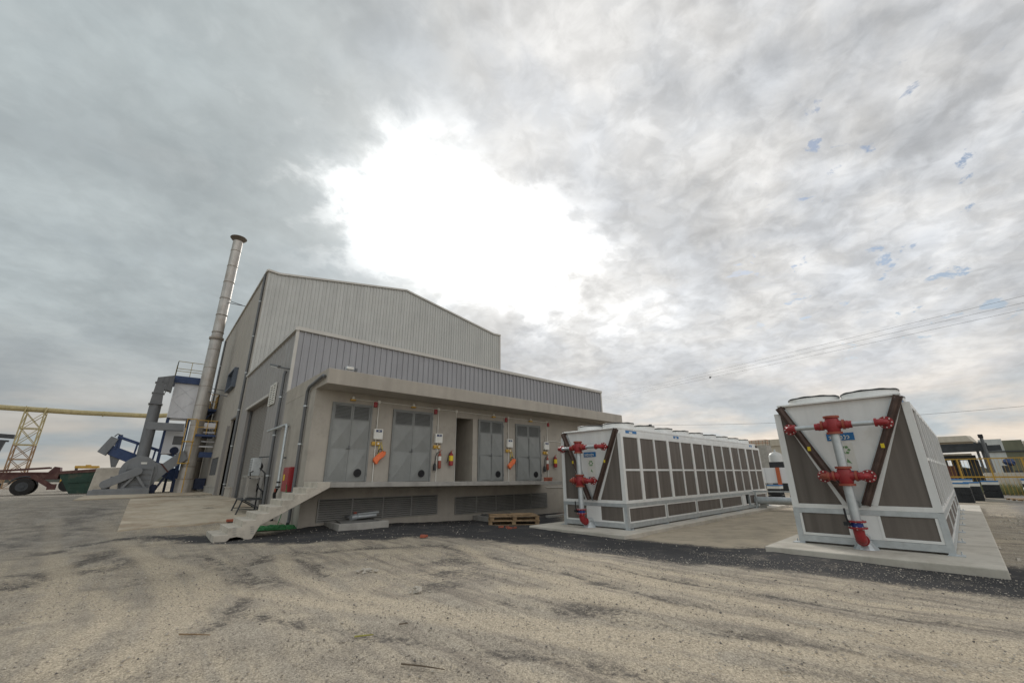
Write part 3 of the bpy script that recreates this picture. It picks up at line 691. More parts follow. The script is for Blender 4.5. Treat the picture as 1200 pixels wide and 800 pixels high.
rf.hexa([(14.37, 30.5, 16.6), (24.6, 30.5, 14.7), (24.6, 48.6, 14.5), (14.37, 48.6, 16.3), (14.37, 30.5, 16.68), (24.6, 30.5, 14.8), (24.6, 48.6, 14.6), (14.37, 48.6, 16.38)]); rf.build('roof', M['roof'], B)
dr = MB(); dr.box(4.24, 4.30, 31.55, 33.4, .3, 5.35); dr.m = 1; dr.box(4.5, 4.55, 31.4, 34.3, .2, 5.4); sd = dr.build('sliding_door', [M['panel_wall'], M['dark']], B)
dj = MB(); dj.box(3.9, 4.058, 34.12, 34.3, .3, 4.9); dj.box(4.02, 4.058, 31.45, 34.1, 5.3, 5.42); dj.build('door_jamb', M['annex_side'], sd)
wi = MB(); wi.box(4.14, 4.18, 36.7, 40.1, 1.75, 2.98)
for y in np.linspace(36.75, 40.05, 6): wi.box(4.05, 4.12, y - .03, y + .03, 1.76, 2.97)
wi.m = 1
for y in (37.6, 38.9): wi.box(4.13, 4.139, y - .35, y + .35, 1.8, 2.93)
wi.build('window', [M['drain'], M['label_white']], B)
bw = MB(); bw.box(3.80, 4.058, 35.5, 38.7, 7.85, 7.95); bw.box(3.80, 4.058, 35.5, 38.7, 9.2, 9.3); bw.box(3.80, 4.058, 35.5, 35.6, 7.951, 9.199); bw.box(3.80, 4.058, 38.6, 38.7, 7.951, 9.199)
bw.m = 1; bw.box(4.03, 4.056, 35.6, 38.6, 7.95, 9.2); bw.m = 0
bw.box(3.9, 3.94, 37.0, 37.06, 7.951, 9.199); bw.build('box_window', [mat('window_frame', (.10, .12, .15), .5, .1, .1, 3), mat('window_pane', (.10, .12, .15), .12, 0, .1, 1)], B)
# hall wall sheet carries only faint vertical streaks; drainpipes
def drain(pts, r=.06, clips=()):
    d = MB(); d.tube(pts, r, 12); o = d.build('drainpipe', M['drain'], B, smooth=True)
    for (x, y, z) in clips:
        c_ = MB(); c_.disc((x, y, z), (0, 0, 1), r + .018, .05, 12); c_.box(x - .02, x + .1, y - .02, y + .02, z - .02, z + .02)
        c_.build('clip', M['galv'], o)
drain([(3.98, 30.9, 15.05), (3.98, 30.9, .5)], .075, [(3.98, 30.9, z) for z in (1.2, 3.4, 5.6, 8, 10.5, 13)])
drain([(3.98, 48.4, 14.6), (3.98, 48.4, .5)], .08, [(3.98, 48.4, z) for z in (4, 8, 12)])
drain([(4.0, 19.75, 5.95), (3.96, 19.75, 5.8), (3.96, 19.75, .1)], .06, [(3.96, 19.75, z) for z in (1.6, 3.2, 4.8)])
drain([(4.0, 14.02, 4.66), (3.97, 14.1, 4.70), (3.97, 15.55, 4.56), (3.97, 15.72, 4.42), (3.97, 15.72, .18), (3.92, 15.6, .10)], .055, [(3.97, 15.72, z) for z in (.9, 2.6, 3.9)])

# ------------------------------------------------------------------ staircase
st = MB(); prof = [(1.72, -.03), (1.72, .135)]
x, z = 1.72, .135
for i in range(8):
    x += .292; prof += [(x, z), (x, z + .155)]; z += .155
prof += [(4.415, z), (4.415, 1.225)]
prof += [(4.415, 1.215), (2.72, .30), (2.56, -.04), (2.44, -.04), (2.36, .03), (2.22, .07), (2.08, .05), (2.0, -.03)]
prof = [p for i, p in enumerate(prof) if i == 0 or p != prof[i - 1]]
st.prism(prof, 'y', 13.5, 14.95)
o = st.build('concrete_staircase', M['concrete'], loc=(3.0, 14.2, 0), bevel=.012)
tag(o, 'short raw concrete staircase leading up to the switch room deck', 'staircase')
m_ = MB()
for j, (x, z0) in enumerate(((2.10, .30), (2.50, .30))):
    for i in range(4): m_.box(x + i * .008, x + .07 + i * .012, 13.488, 13.498, z0 - .02 - i * .055, z0 - i * .055)
m_.build('cast_rib', M['concrete_grey'], o)

# ------------------------------------------------------------------ wall equipment
YW = 15.005
wall_no = ('first', 'second', 'third', 'fourth')
def beacon(x, i):
    z = zc(x) - .02
    r = thing('wall_lamp', (x, YW, z), ('small amber capped emergency lamp above the leftmost grey door', 'small amber capped emergency lamp above the second grey door from the left', 'small amber capped emergency lamp above the door right of the dark doorway', 'small amber capped emergency lamp above the rightmost grey door')[i], 'lamp', 'amber lamps above the doors')
    a = MB(); a.box(x - .09, x + .09, YW - .11, YW, z - .06, z + .0); a.build('lens', M['gold'], r, bevel=.012)
    b = MB(); b.lathe([(.05, 0), (.055, .05), (.045, .09), (.02, .11)], (x, YW - .06, z + .001), 14); b.build('cap', M['label_white'], r, smooth=True)
for i, x in enumerate((5.34, 7.75, 11.80, 14.12)): beacon(x, i)
def alarm(x, i):
    z = zc(x) - .12
    r = thing('fire_alarm', (x, YW, z), ('red alarm sounder under the canopy right of the leftmost grey door', 'red alarm sounder under the canopy right of the second grey door', 'red alarm sounder between the two doors right of the dark doorway', 'red alarm sounder right of the rightmost grey door')[i], 'alarm', 'red alarm sounders under the canopy')
    a = MB(); a.box(x - .075, x + .075, YW - .02, YW, z - .09, z + .11); a.build('back_plate', M['label_white'], r)
    b = MB(); b.box(x - .065, x + .065, YW - .10, YW - .021, z - .10, z + .10); b.build('horn', M['red'], r, bevel=.02)
for i, x in enumerate((6.21, 8.78, 12.56, 15.20)): alarm(x - (.02 if i < 3 else -.14), i)
def panel(x, i):
    z = 3.0 - .012 * (x - 6.4)
    r = thing('control_box', (x, YW, z), ('white control box above the orange bag at the leftmost door', 'white control box above the two extinguishers left of the dark doorway', 'white control box above the orange bag between the two right doors', 'white control box at the far right above an extinguisher pair')[i], 'control box', 'white control boxes beside the doors')
    a = MB(); a.box(x - .17, x + .17, YW - .13, YW, z - .19, z + .19); a.build('case', M['label_white'], r, bevel=.02)
    b = MB(); b.box(x - .11, x + .11, YW - .137, YW - .131, z + .07, z + .15); b.build('display', M['display'], r)
    tmat = M['label_white']; q = MB(); q.box(x - .03, x + .04, YW - .141, YW - .138, z + .10, z + .125); q.build('display_text', tmat, r)
    c_ = MB(); c_.tube([(x - .08, YW - .05, z + .19), (x - .085, YW - .05, z + .34), (x - .13, YW - .05, z + .5)], .006, 6); c_.build('antenna', M['drain'], r)
    for s in (-1, 1):
        d = MB(); cx = x - .05 + s * .085; d.box(cx - .065, cx + .065, YW - .08, YW, z - .40, z - .27); o = d.build('push_button', M['gold'], r, bevel=.012)
        e = MB(); e.box(cx - .032, cx + .032, YW - .092, YW - .081, z - .365, z - .305); e.build('button_cap', M['label_white'] if s > 0 else M['gold'], o)
for i, x in enumerate((6.38, 8.94, 12.74, 15.14)): panel(x, i)

def blob(mb, c, rx_, ry_, rz_, n=12, m=8, seed=0, amp=.18):
    rr = random.Random(seed); vs = []; fs = []
    for i in range(m + 1):
        ph = math.pi * i / m
        for j in range(n):
            th = 2 * math.pi * j / n; k = 1 + rr.uniform(-amp, amp)
            vs.append((c[0] + rx_ * k * math.sin(ph) * math.cos(th), c[1] + ry_ * k * math.sin(ph) * math.sin(th), c[2] + rz_ * k * math.cos(ph)))
    for i in range(m):
        for j in range(n): fs.append((i * n + j, i * n + (j + 1) % n, (i + 1) * n + (j + 1) % n, (i + 1) * n + j))
    mb.add(vs, fs)
def bag(x, z, i):
    r = thing('tool_bag', (x, YW, z), ('orange bag hanging by a yellow strap beside the leftmost door', 'orange bag hanging by a yellow strap between the two right doors')[i], 'bag', 'orange bags hanging on the wall')
    a = MB()
    # soft slumped pouch: pinched at the neck, fuller at its lower left
    prof = [(.10, .03, .17), (.13, .09, .13), (.08, .14, .05), (.02, .15, -.02), (-.06, .15, -.08), (-.12, .13, -.14), (-.13, .10, -.20), (-.12, .05, -.25), (-.12, .01, -.265)]
    vs = []; fs = []; n = 14; rr = random.Random(i + 3)
    for (cx, hw_, zz) in prof:
        for k_ in range(n):
            t_ = 2 * math.pi * k_ / n; kk = 1 + rr.uniform(-.14, .14)
            vs.append((x + cx + hw_ * kk * math.cos(t_), YW - .10 + .085 * kk * math.sin(t_), z + zz + .03 * math.cos(t_ * 2)))
    for q in range(len(prof) - 1):
        for k_ in range(n): fs.append((q * n + k_, q * n + (k_ + 1) % n, (q + 1) * n + (k_ + 1) % n, (q + 1) * n + k_))
    fs += [tuple(range(n)), tuple(range((len(prof) - 1) * n, len(prof) * n))]
    a.add(vs, fs); a.build('pouch', M['orange'], r, smooth=True)
    b = MB(); b.tube([(x - .07, YW - .12, z + .05), (x - .03, YW - .05, z + .34), (x + .05, YW - .04, z + .52), (x + .07, YW - .08, z + .30), (x + .09, YW - .13, z + .10)], .016, 6); b.build('strap', M['strap'], r)
    c_ = MB(); c_.tube([(x - .09, YW - .12, z + .10), (x - .05, YW - .12, z + .24), (x + .04, YW - .12, z + .26), (x + .10, YW - .12, z + .12), (x + .22, YW - .12, z + .13)], .017, 6); c_.build('cord', M['black'], r)
bag(6.50, 2.22, 0); bag(12.84, 2.06, 1)
def extinguisher(x, z, typ, i):
    lab = {('co2', 0): 'slim red extinguisher with black horn and white label left of the dark doorway', ('co2', 1): 'slim red extinguisher with black horn at the far right by the bricks',
           ('powder', 0): 'fat red extinguisher with yellow label just left of the dark doorway', ('powder', 1): 'fat red extinguisher with yellow label rightmost on the wall'}[(typ, i)]
    r = thing('fire_extinguisher', (x, YW, z), lab, 'extinguisher', 'wall hung fire extinguishers')
    rad = .062 if typ == 'co2' else .088; h = .60 if typ == 'co2' else .50; y = YW - rad - .02
    a = MB(); a.lathe([(rad * .5, -h / 2), (rad, -h / 2 + .02), (rad, h / 2 - .09), (rad * .8, h / 2 - .03), (rad * .35, h / 2), (.02, h / 2 + .03)], (x, y, z), 18); a.build('cylinder', M['red'] if typ == 'powder' else M['redbrown'], r, smooth=True)
    b = MB(); b.lathe([(rad + .002, .02 if typ == 'co2' else -.04), (rad + .003, .021 if typ == 'co2' else -.039), (rad + .003, .19 if typ == 'co2' else .16), (rad + .002, .191 if typ == 'co2' else .161)], (x, y, z - .02), 18); b.build('label', M['label_white'] if typ == 'co2' else M['label_yellow'], r, smooth=True)
    v = MB(); v.box(x - .02, x + .02, y - .02, y + .02, z + h / 2 + .03, z + h / 2 + .07); v.bar((x - .02, y, z + h / 2 + .075), (x + .10, y, z + h / 2 + .12), .02, .015); v.build('valve', M['redbrown'], r)
    ho = MB()
    if typ == 'co2':
        ho.tube([(x - .03, y, z + h / 2 + .04), (x - .14, y - .01, z + h / 2 + .0), (x - .20, y, z + .12), (x - .22, y, z - .12)], .015, 8); ho.lathe([(.03, 0), (.055, -.06), (.06, -.27)], (x - .22, y, z - .10), 12)
    else: ho.tube([(x - .02, y, z + h / 2 + .03), (x - .10, y, z + h / 2 - .01), (x - .14, y, z + .08), (x - .20, y, z - .14)], .014, 8)
    ho.build('hose', M['black'], r, smooth=True)
    w_ = MB(); w_.box(x - .03, x + .03, y + rad - .005, YW, z - .1, z + .1); w_.build('bracket', M['galv'], r)
extinguisher(9.03, 2.10, 'co2', 0); extinguisher(9.55, 2.16, 'powder', 0); extinguisher(15.18, 2.04, 'co2', 1); extinguisher(15.72, 2.12, 'powder', 1)
bk = MB(); rr_ = random.Random(2)
for k_, (dx, dz) in enumerate(((0, 0), (.23, 0), (0, .085), (.23, .085))):
    z0 = deck_z(14.6) + .003 + dz; bk.box(14.18 + dx, 14.40 + dx, 14.10 + rr_.uniform(-.02, .02), 14.22, z0, z0 + .08)
tag(bk.build('brick_stack', M['brick'], loc=(14.4, 14.15, deck_z(14.4)), bevel=.006), 'small stack of red bricks left on the right end of the deck', 'bricks')
fl = thing('floodlight', (4.75, 13.95, 4.93), 'small grey floodlight lying on the canopy corner', 'floodlight')
a = MB(); a.box(4.62, 4.88, 13.88, 14.0, 4.98, 5.09); a.build('housing', M['galv'], fl, bevel=.02)
a = MB(); a.box(4.64, 4.86, 13.872, 13.879, 4.995, 5.075); a.build('lens', M['label_white'], fl)
a = MB(); a.tube([(4.58, 13.95, 5.06), (4.57, 13.95, 4.94), (4.95, 13.95, 4.94), (4.94, 13.95, 5.06)], .015, 8); a.box(4.93, 5.0, 13.9, 14.0, 4.96, 5.06); a.build('bracket', M['drain'], fl)

# fire hose cabinet, water pipe, AC units, lamp arm, vent, netting by the left wall
hc = thing('hose_cabinet', (3.92, 16.4, 1.06), 'red fire hose cabinet on the beige wall behind the stairs', 'cabinet')
a = MB(); a.box(3.84, 4.055, 15.98, 16.80, 1.06, 1.86); a.build('case', M['red'], hc, bevel=.012)
a = MB(); a.box(3.828, 3.839, 16.02, 16.76, 1.10, 1.82); o_ = a.build('door', M['red'], hc)
a = MB(); a.box(3.820, 3.827, 16.48, 16.62, 1.42, 1.62); a.build('sticker', M['label_yellow'], o_)
wp = thing('water_pipe', (3.9, 17.7, 0), 'pale grey water pipe with an elbow and long upper arm on the left wall', 'pipe')
a = MB(); a.tube([(3.92, 17.65, 1.15), (3.92, 17.70, 3.36), (3.92, 17.78, 3.44), (3.92, 18.0, 3.45), (3.92, 20.9, 3.45)], .05, 12); a.build('pipe', M['galv'], wp, smooth=True)
a = MB(); a.tube([(3.9, 17.65, 1.15), (3.86, 17.72, .95), (3.92, 17.8, .62), (3.92, 17.8, .0)], .055, 10); a.disc((3.92, 17.65, 1.2), (0, 0, 1), .08, .05); a.disc((3.92, 17.65, 1.36), (0, 0, 1), .07, .05); a.build('hose_joint', M['black'], wp, smooth=True)
a = MB(); a.disc((3.84, 17.62, 1.08), (1, 0, 0), .06, .04); a.build('tap', M['redbrown'], wp)
a = MB(); a.box(3.9, 4.055, 18.0, 18.1, 3.38, 3.43); a.box(3.9, 4.055, 17.66, 17.74, 2.2, 2.25); a.build('bracket', M['drain'], wp)
ac = thing('air_conditioner', (3.55, 20.6, 0), 'two stacked outdoor air conditioner units on a steel stand by the roller shutter', 'air conditioner')
for z0, yy in ((1.60, 20.45), (.78, 20.6)):
    a = MB(); a.box(3.42, 3.74, yy - .30, yy + .30, z0, z0 + .70); u = a.build('unit', M['concrete_grey'] if z0 < 1 else M['galv'], ac, bevel=.02)
    a = MB(); a.lathe([(.20, 0), (.20, .02)], (0, 0, 0), 8); a.v = []; a.f = []; a.mi = []
    a.tube([(3.741, yy, z0 + .36), (3.78, yy, z0 + .36), (3.86, yy, z0 + .36)], [.24, .20, .07], 18); a.build('fan_cowl', M['black'], u)
    a = MB()
    for i in range(9): a.box(3.412, 3.419, yy - .26, yy + .26, z0 + .08 + i * .065, z0 + .10 + i * .065)
    a.build('fins', M['drain'], u)
a = MB(); a.box(3.22, 4.05, 19.9, 21.2, .68, .73)
for y in (19.95, 21.15): a.bar((3.26, y, .70), (3.10, y, .15), .05, .05); a.bar((3.95, y, .70), (3.95, y, .1), .05, .05); a.bar((3.3, y, .70), (3.92, y, .35), .04, .04); a.bar((3.16, y, .36), (3.95, y, .36), .03, .03)
a.build('stand', M['dark_steel'], ac)
for x in (3.32, 3.92):
    a = MB()
    for y in (20.0, 21.1): a.bar((x, y, .73), (x, y, 1.6), .05, .05)
    a.bar((x, 20.0, 1.58), (x, 21.1, 1.58), .05, .05); a.build('rack', M['concrete_grey'], ac)
a = MB(); a.bar((3.32, 20.0, 1.56), (3.92, 20.0, 1.56), .05, .05); a.build('rack_rail', M['concrete_grey'], ac)
a = MB(); a.bar((3.6, 20.1, 2.32), (4.05, 19.95, 2.36), .05, .04); a.build('wall_strut', M['dark_steel'], ac)
for pts, rr in (([(3.42, 20.1, 1.5), (3.36, 19.95, 1.72), (3.46, 19.95, 1.78)], .025), ([(3.7, 20.1, 1.9), (3.88, 19.96, 1.7), (3.97, 19.93, .8)], .025), ([(3.7, 20.1, 1.2), (3.9, 19.95, 1.0), (3.97, 19.93, .5)], .03)):
    a = MB(); a.tube(pts, rr, 8); a.build('hose', M['black'], ac)
lp = thing('street_lamp', (3.95, 19.45, 5.9), 'grey street style lamp on a short arm at the annex corner', 'lamp')
a = MB(); a.tube([(4.05, 19.4, 5.98), (3.9, 19.5, 6.02), (3.75, 19.8, 6.1)], .035, 8); a.build('arm', M['drain'], lp, smooth=True)
a = MB(); a.bar((3.72, 19.75, 6.11), (3.55, 20.6, 6.34), .14, .09); a.build('lamp_head', M['drain'], lp, bevel=.015)
a = MB(); a.bar((3.70, 19.85, 6.075), (3.56, 20.5, 6.26), .10, .03); a.build('lens', M['label_white'], lp)
vg = thing('wall_vent', (4.03, 21.9, 4.75), 'white louvred vent on the annex side above the roller shutter corner', 'vent')
a = MB(); a.box(4.0, 4.055, 21.35, 21.40, 4.75, 5.75); a.box(4.0, 4.055, 22.45, 22.50, 4.75, 5.75); a.box(4.0, 4.055, 21.88, 21.93, 4.75, 5.75); a.box(4.0, 4.055, 21.401, 22.449, 5.70, 5.75); a.box(4.0, 4.055, 21.401, 22.449, 4.75, 4.80); a.build('frame', M['label_white'], vg)
a = MB()
for z in np.linspace(4.86, 5.64, 8): a.box(4.01, 4.05, 21.40, 22.45, z, z + .05)
a.m = 1; a.box(4.051, 4.057, 21.4, 22.45, 4.8, 5.7); a.build('slats', [M['label_white'], M['drain']], vg)
nt_ = MB()
n_, m2 = 34, 14; vs = []; fs = []; r9 = random.Random(5)
for i in range(n_):
    for j in range(m2):
        u, v = i / (n_ - 1), j / (m2 - 1); e = math.sin(math.pi * u) * math.sin(math.pi * v)
        x = 2.75 + 1.5 * u + r9.uniform(-.03, .03); y = 15.06 + .75 * v + .12 * math.sin(7 * u) + r9.uniform(-.03, .03)
        vs.append((x, y, gz(x, y) + .004 + e ** .5 * (.05 + .05 * math.sin(u * 17 + v * 5) ** 2 + r9.uniform(0, .04))))
for i in range(n_ - 1):
    for j in range(m2 - 1): fs.append((i * m2 + j, (i + 1) * m2 + j, (i + 1) * m2 + j + 1, i * m2 + j + 1))
nt_.add(vs, fs); ob = nt_.build('green_netting', M['netting'], loc=(3.5, 15.4, 0)); tag(ob, 'crumpled green netting on the ground behind the stairs', 'netting')
a = MB(); a.tube([(3.78, 15.85, 1.3), (3.8, 15.8, .7), (3.7, 15.7, .3), (3.6, 15.5, .08)], .012, 6); a.build('loose_end', M['netting'], ob)

# cable pits with concrete kerbs
def pit(x0, x1, y0, y1, h, label, junk):
    z = gz((x0 + x1) / 2, y0) - .05; r = thing('cable_pit', ((x0 + x1) / 2, (y0 + y1) / 2, z), label, 'pit', 'concrete cable pits by the wall')
    a = MB(); t_ = .13; a.box(x0, x1, y0, y0 + t_, z, z + h); a.box(x0, x1, y1 - t_, y1, z, z + h); a.box(x0, x0 + t_, y0 + t_, y1 - t_, z, z + h); a.box(x1 - t_, x1, y0 + t_, y1 - t_, z, z + h); a.build('kerb', M['concrete_grey'], r, bevel=.012)
    a = MB(); a.add([(x0 + t_ + .02, y0 + t_ + .1, z + h - .03), (x1 - t_ - .05, y0 + t_ + .02, z + h - .06), (x1 - t_ - .1, y1 - t_ - .02, z + h - .02), (x0 + t_ + .2, y1 - t_ - .02, z + h + .01),
                      (x0 + t_ + .02, y0 + t_ + .1, z + h), (x1 - t_ - .05, y0 + t_ + .02, z + h - .03), (x1 - t_ - .1, y1 - t_ - .02, z + h + .01), (x0 + t_ + .2, y1 - t_ - .02, z + h + .04)],
                     [(3, 2, 1, 0), (4, 5, 6, 7), (0, 1, 5, 4), (1, 2, 6, 5), (2, 3, 7, 6), (3, 0, 4, 7)]); a.build('cover_plate', M['louvre'], r)
pit(4.85, 6.45, 13.62, 14.98, .22, 'left concrete kerbed cable pit with scrap lying on it', True)
pit(10.75, 12.75, 13.55, 14.98, .24, 'right concrete kerbed cable pit behind the wooden pallet', False)
jk = thing('scrap_bundle', (5.9, 14.5, .2), 'bundle of grey scrap metal lying on the left cable pit', 'scrap')
a = MB(); a.tube([(5.5, 14.45, .25), (5.7, 14.5, .27)], .09, 12); a.tube([(5.70, 14.4, .27), (6.35, 14.5, .28)], .07, 10); a.bar((5.75, 14.6, .33), (6.5, 14.65, .36), .12, .06); a.build('pipes', M['galv'], jk, smooth=True)
a = MB(); a.box(5.62, 5.7, 14.5, 14.6, .36, .41); a.build('joint', M['redbrown'], jk)
a = MB(); a.bar((5.4, 14.6, .27), (6.2, 14.75, .32), .2, .05); a.build('plate', M['drain'], jk)

# pallet
def pallet(name_label, x0, y0, z, rz, L_=1.35, W_=1.1, full=False):
    r = thing('wooden_pallet', (x0, y0, z), name_label, 'pallet', None, rz)
    Mx = ROOT[r.name]
    def bb(x0_, x1_, y0_, y1_, z0_, z1_, mb): 
        k0 = len(mb.v); mb.box(x0_, x1_, y0_, y1_, z0_, z1_); mb.v[k0:] = [tuple(Mx @ Vector(v)) for v in mb.v[k0:]]
    for i in range(8):
        a = MB(); y = -W_ / 2 + i * W_ / 8 + .008; e0, e1 = random.uniform(-.03, .03), random.uniform(-.03, .03)
        bb(-L_ / 2 + e0, L_ / 2 + e1, y, y + W_ / 8 - .04, .118 + random.uniform(-.003, .006), .140 + random.uniform(-.002, .004), a); a.build('top_board', M['wood'], r)
    for y in (-W_ / 2 + .06, 0, W_ / 2 - .06):
        a = MB(); bb(-L_ / 2, L_ / 2, y - .05, y + .05, .0, .018, a)
        for x in (-L_ / 2 + .07, 0, L_ / 2 - .07): bb(x - .07, x + .07, y - .05, y + .05, .0185, .0945, a)
        a.build('stringer', M['wood'], r)
    for x in (-L_ / 2 + .07, 0, L_ / 2 - .07): a = MB(); bb(x - .07, x + .07, -W_ / 2, W_ / 2, .095, .114, a); a.build('cross_board', M['wood'], r)
    if full:
        for k_, (x, y, w2) in enumerate(((-.45, .1, .3), (.2, -.2, .35), (.35, .25, .22))): a = MB(); bb(x - .4, x + .4, y - w2 / 2, y + w2 / 2, 0.146 + .001 * k_, .166 + .004 * k_, a); a.build('loose_board', M['wood'], r)
    return r
pallet('weathered wooden pallet lying on the dark asphalt below the deck', 11.1, 12.85, gz(11.1, 12.85) + .01, R(-38), 1.85, 1.4)
pallet('second wooden pallet with loose boards stacked on the pallet below the deck', 11.13, 12.88, gz(11.1, 12.85) + .158, R(-35), 1.8, 1.35, True)
a = MB(); a.box(13.6, 15.0, 13.4, 13.6, gz(14, 13.4), gz(14, 13.4) + .08); tag(a.build('timber_beam', M['concrete_grey'], loc=(14.3, 13.5, gz(14, 13.5))), 'grey beam lying behind the wooden pallet', 'beam')
for i, (x, y, n) in enumerate(((14.7, 13.6, 9), (9.7, 11.6, 4), (5.8, 10.4, 3))):
    a = MB(); rq = random.Random(i)
    for _ in range(n):
        xx, yy = x + rq.uniform(-.5, .5) * (1 if i == 0 else .4), y + rq.uniform(-.3, .3); z = gz(xx, yy) + .012
        a.bar((xx, yy, z + .03), (xx + rq.uniform(.05, .2), yy + rq.uniform(-.1, .1), z + .03), .07, .05)
    tag(a.build('brick_rubble', M['brick'], loc=(x, y, gz(x, y))), ('broken orange brick on the asphalt left of the long cooler', 'orange brick bits at the left corner of the cooler pad', 'orange brick bits at the edge of the asphalt in front of the deck')[i], 'rubble')
a = MB(); a.box(2.6, 2.85, 18.1, 18.25, gz(2.7, 18.2) + .03, gz(2.7, 18.2) + .11); tag(a.build('brick', M['brick'], loc=(2.7, 18.2, gz(2.7, 18.2)), bevel=.006), 'single red brick on the apron behind the stairs', 'brick')

# ------------------------------------------------------------------ dry coolers
RZ = R(2.93); RC = Matrix.Rotation(RZ, 4, 'Z')
def cw(x, y, z=0): v = RC @ Vector((x, y, z)); return v
def pad(x0, x1, y0, y1, zt_, name='concrete_pad'):
    a = MB()
    a.box(x0, x1, y0, y1, zt_ - .35, zt_); a.v = [tuple(RC @ Vector(v)) for v in a.v]
    o = a.build(name, M['pad'], bevel=.02); tag(o, kind='structure'); return o
pad(10.85, 27, 6.88, 10.55, -.10); pad(10.76, 29.5, -.12, 3.36, 0.0)

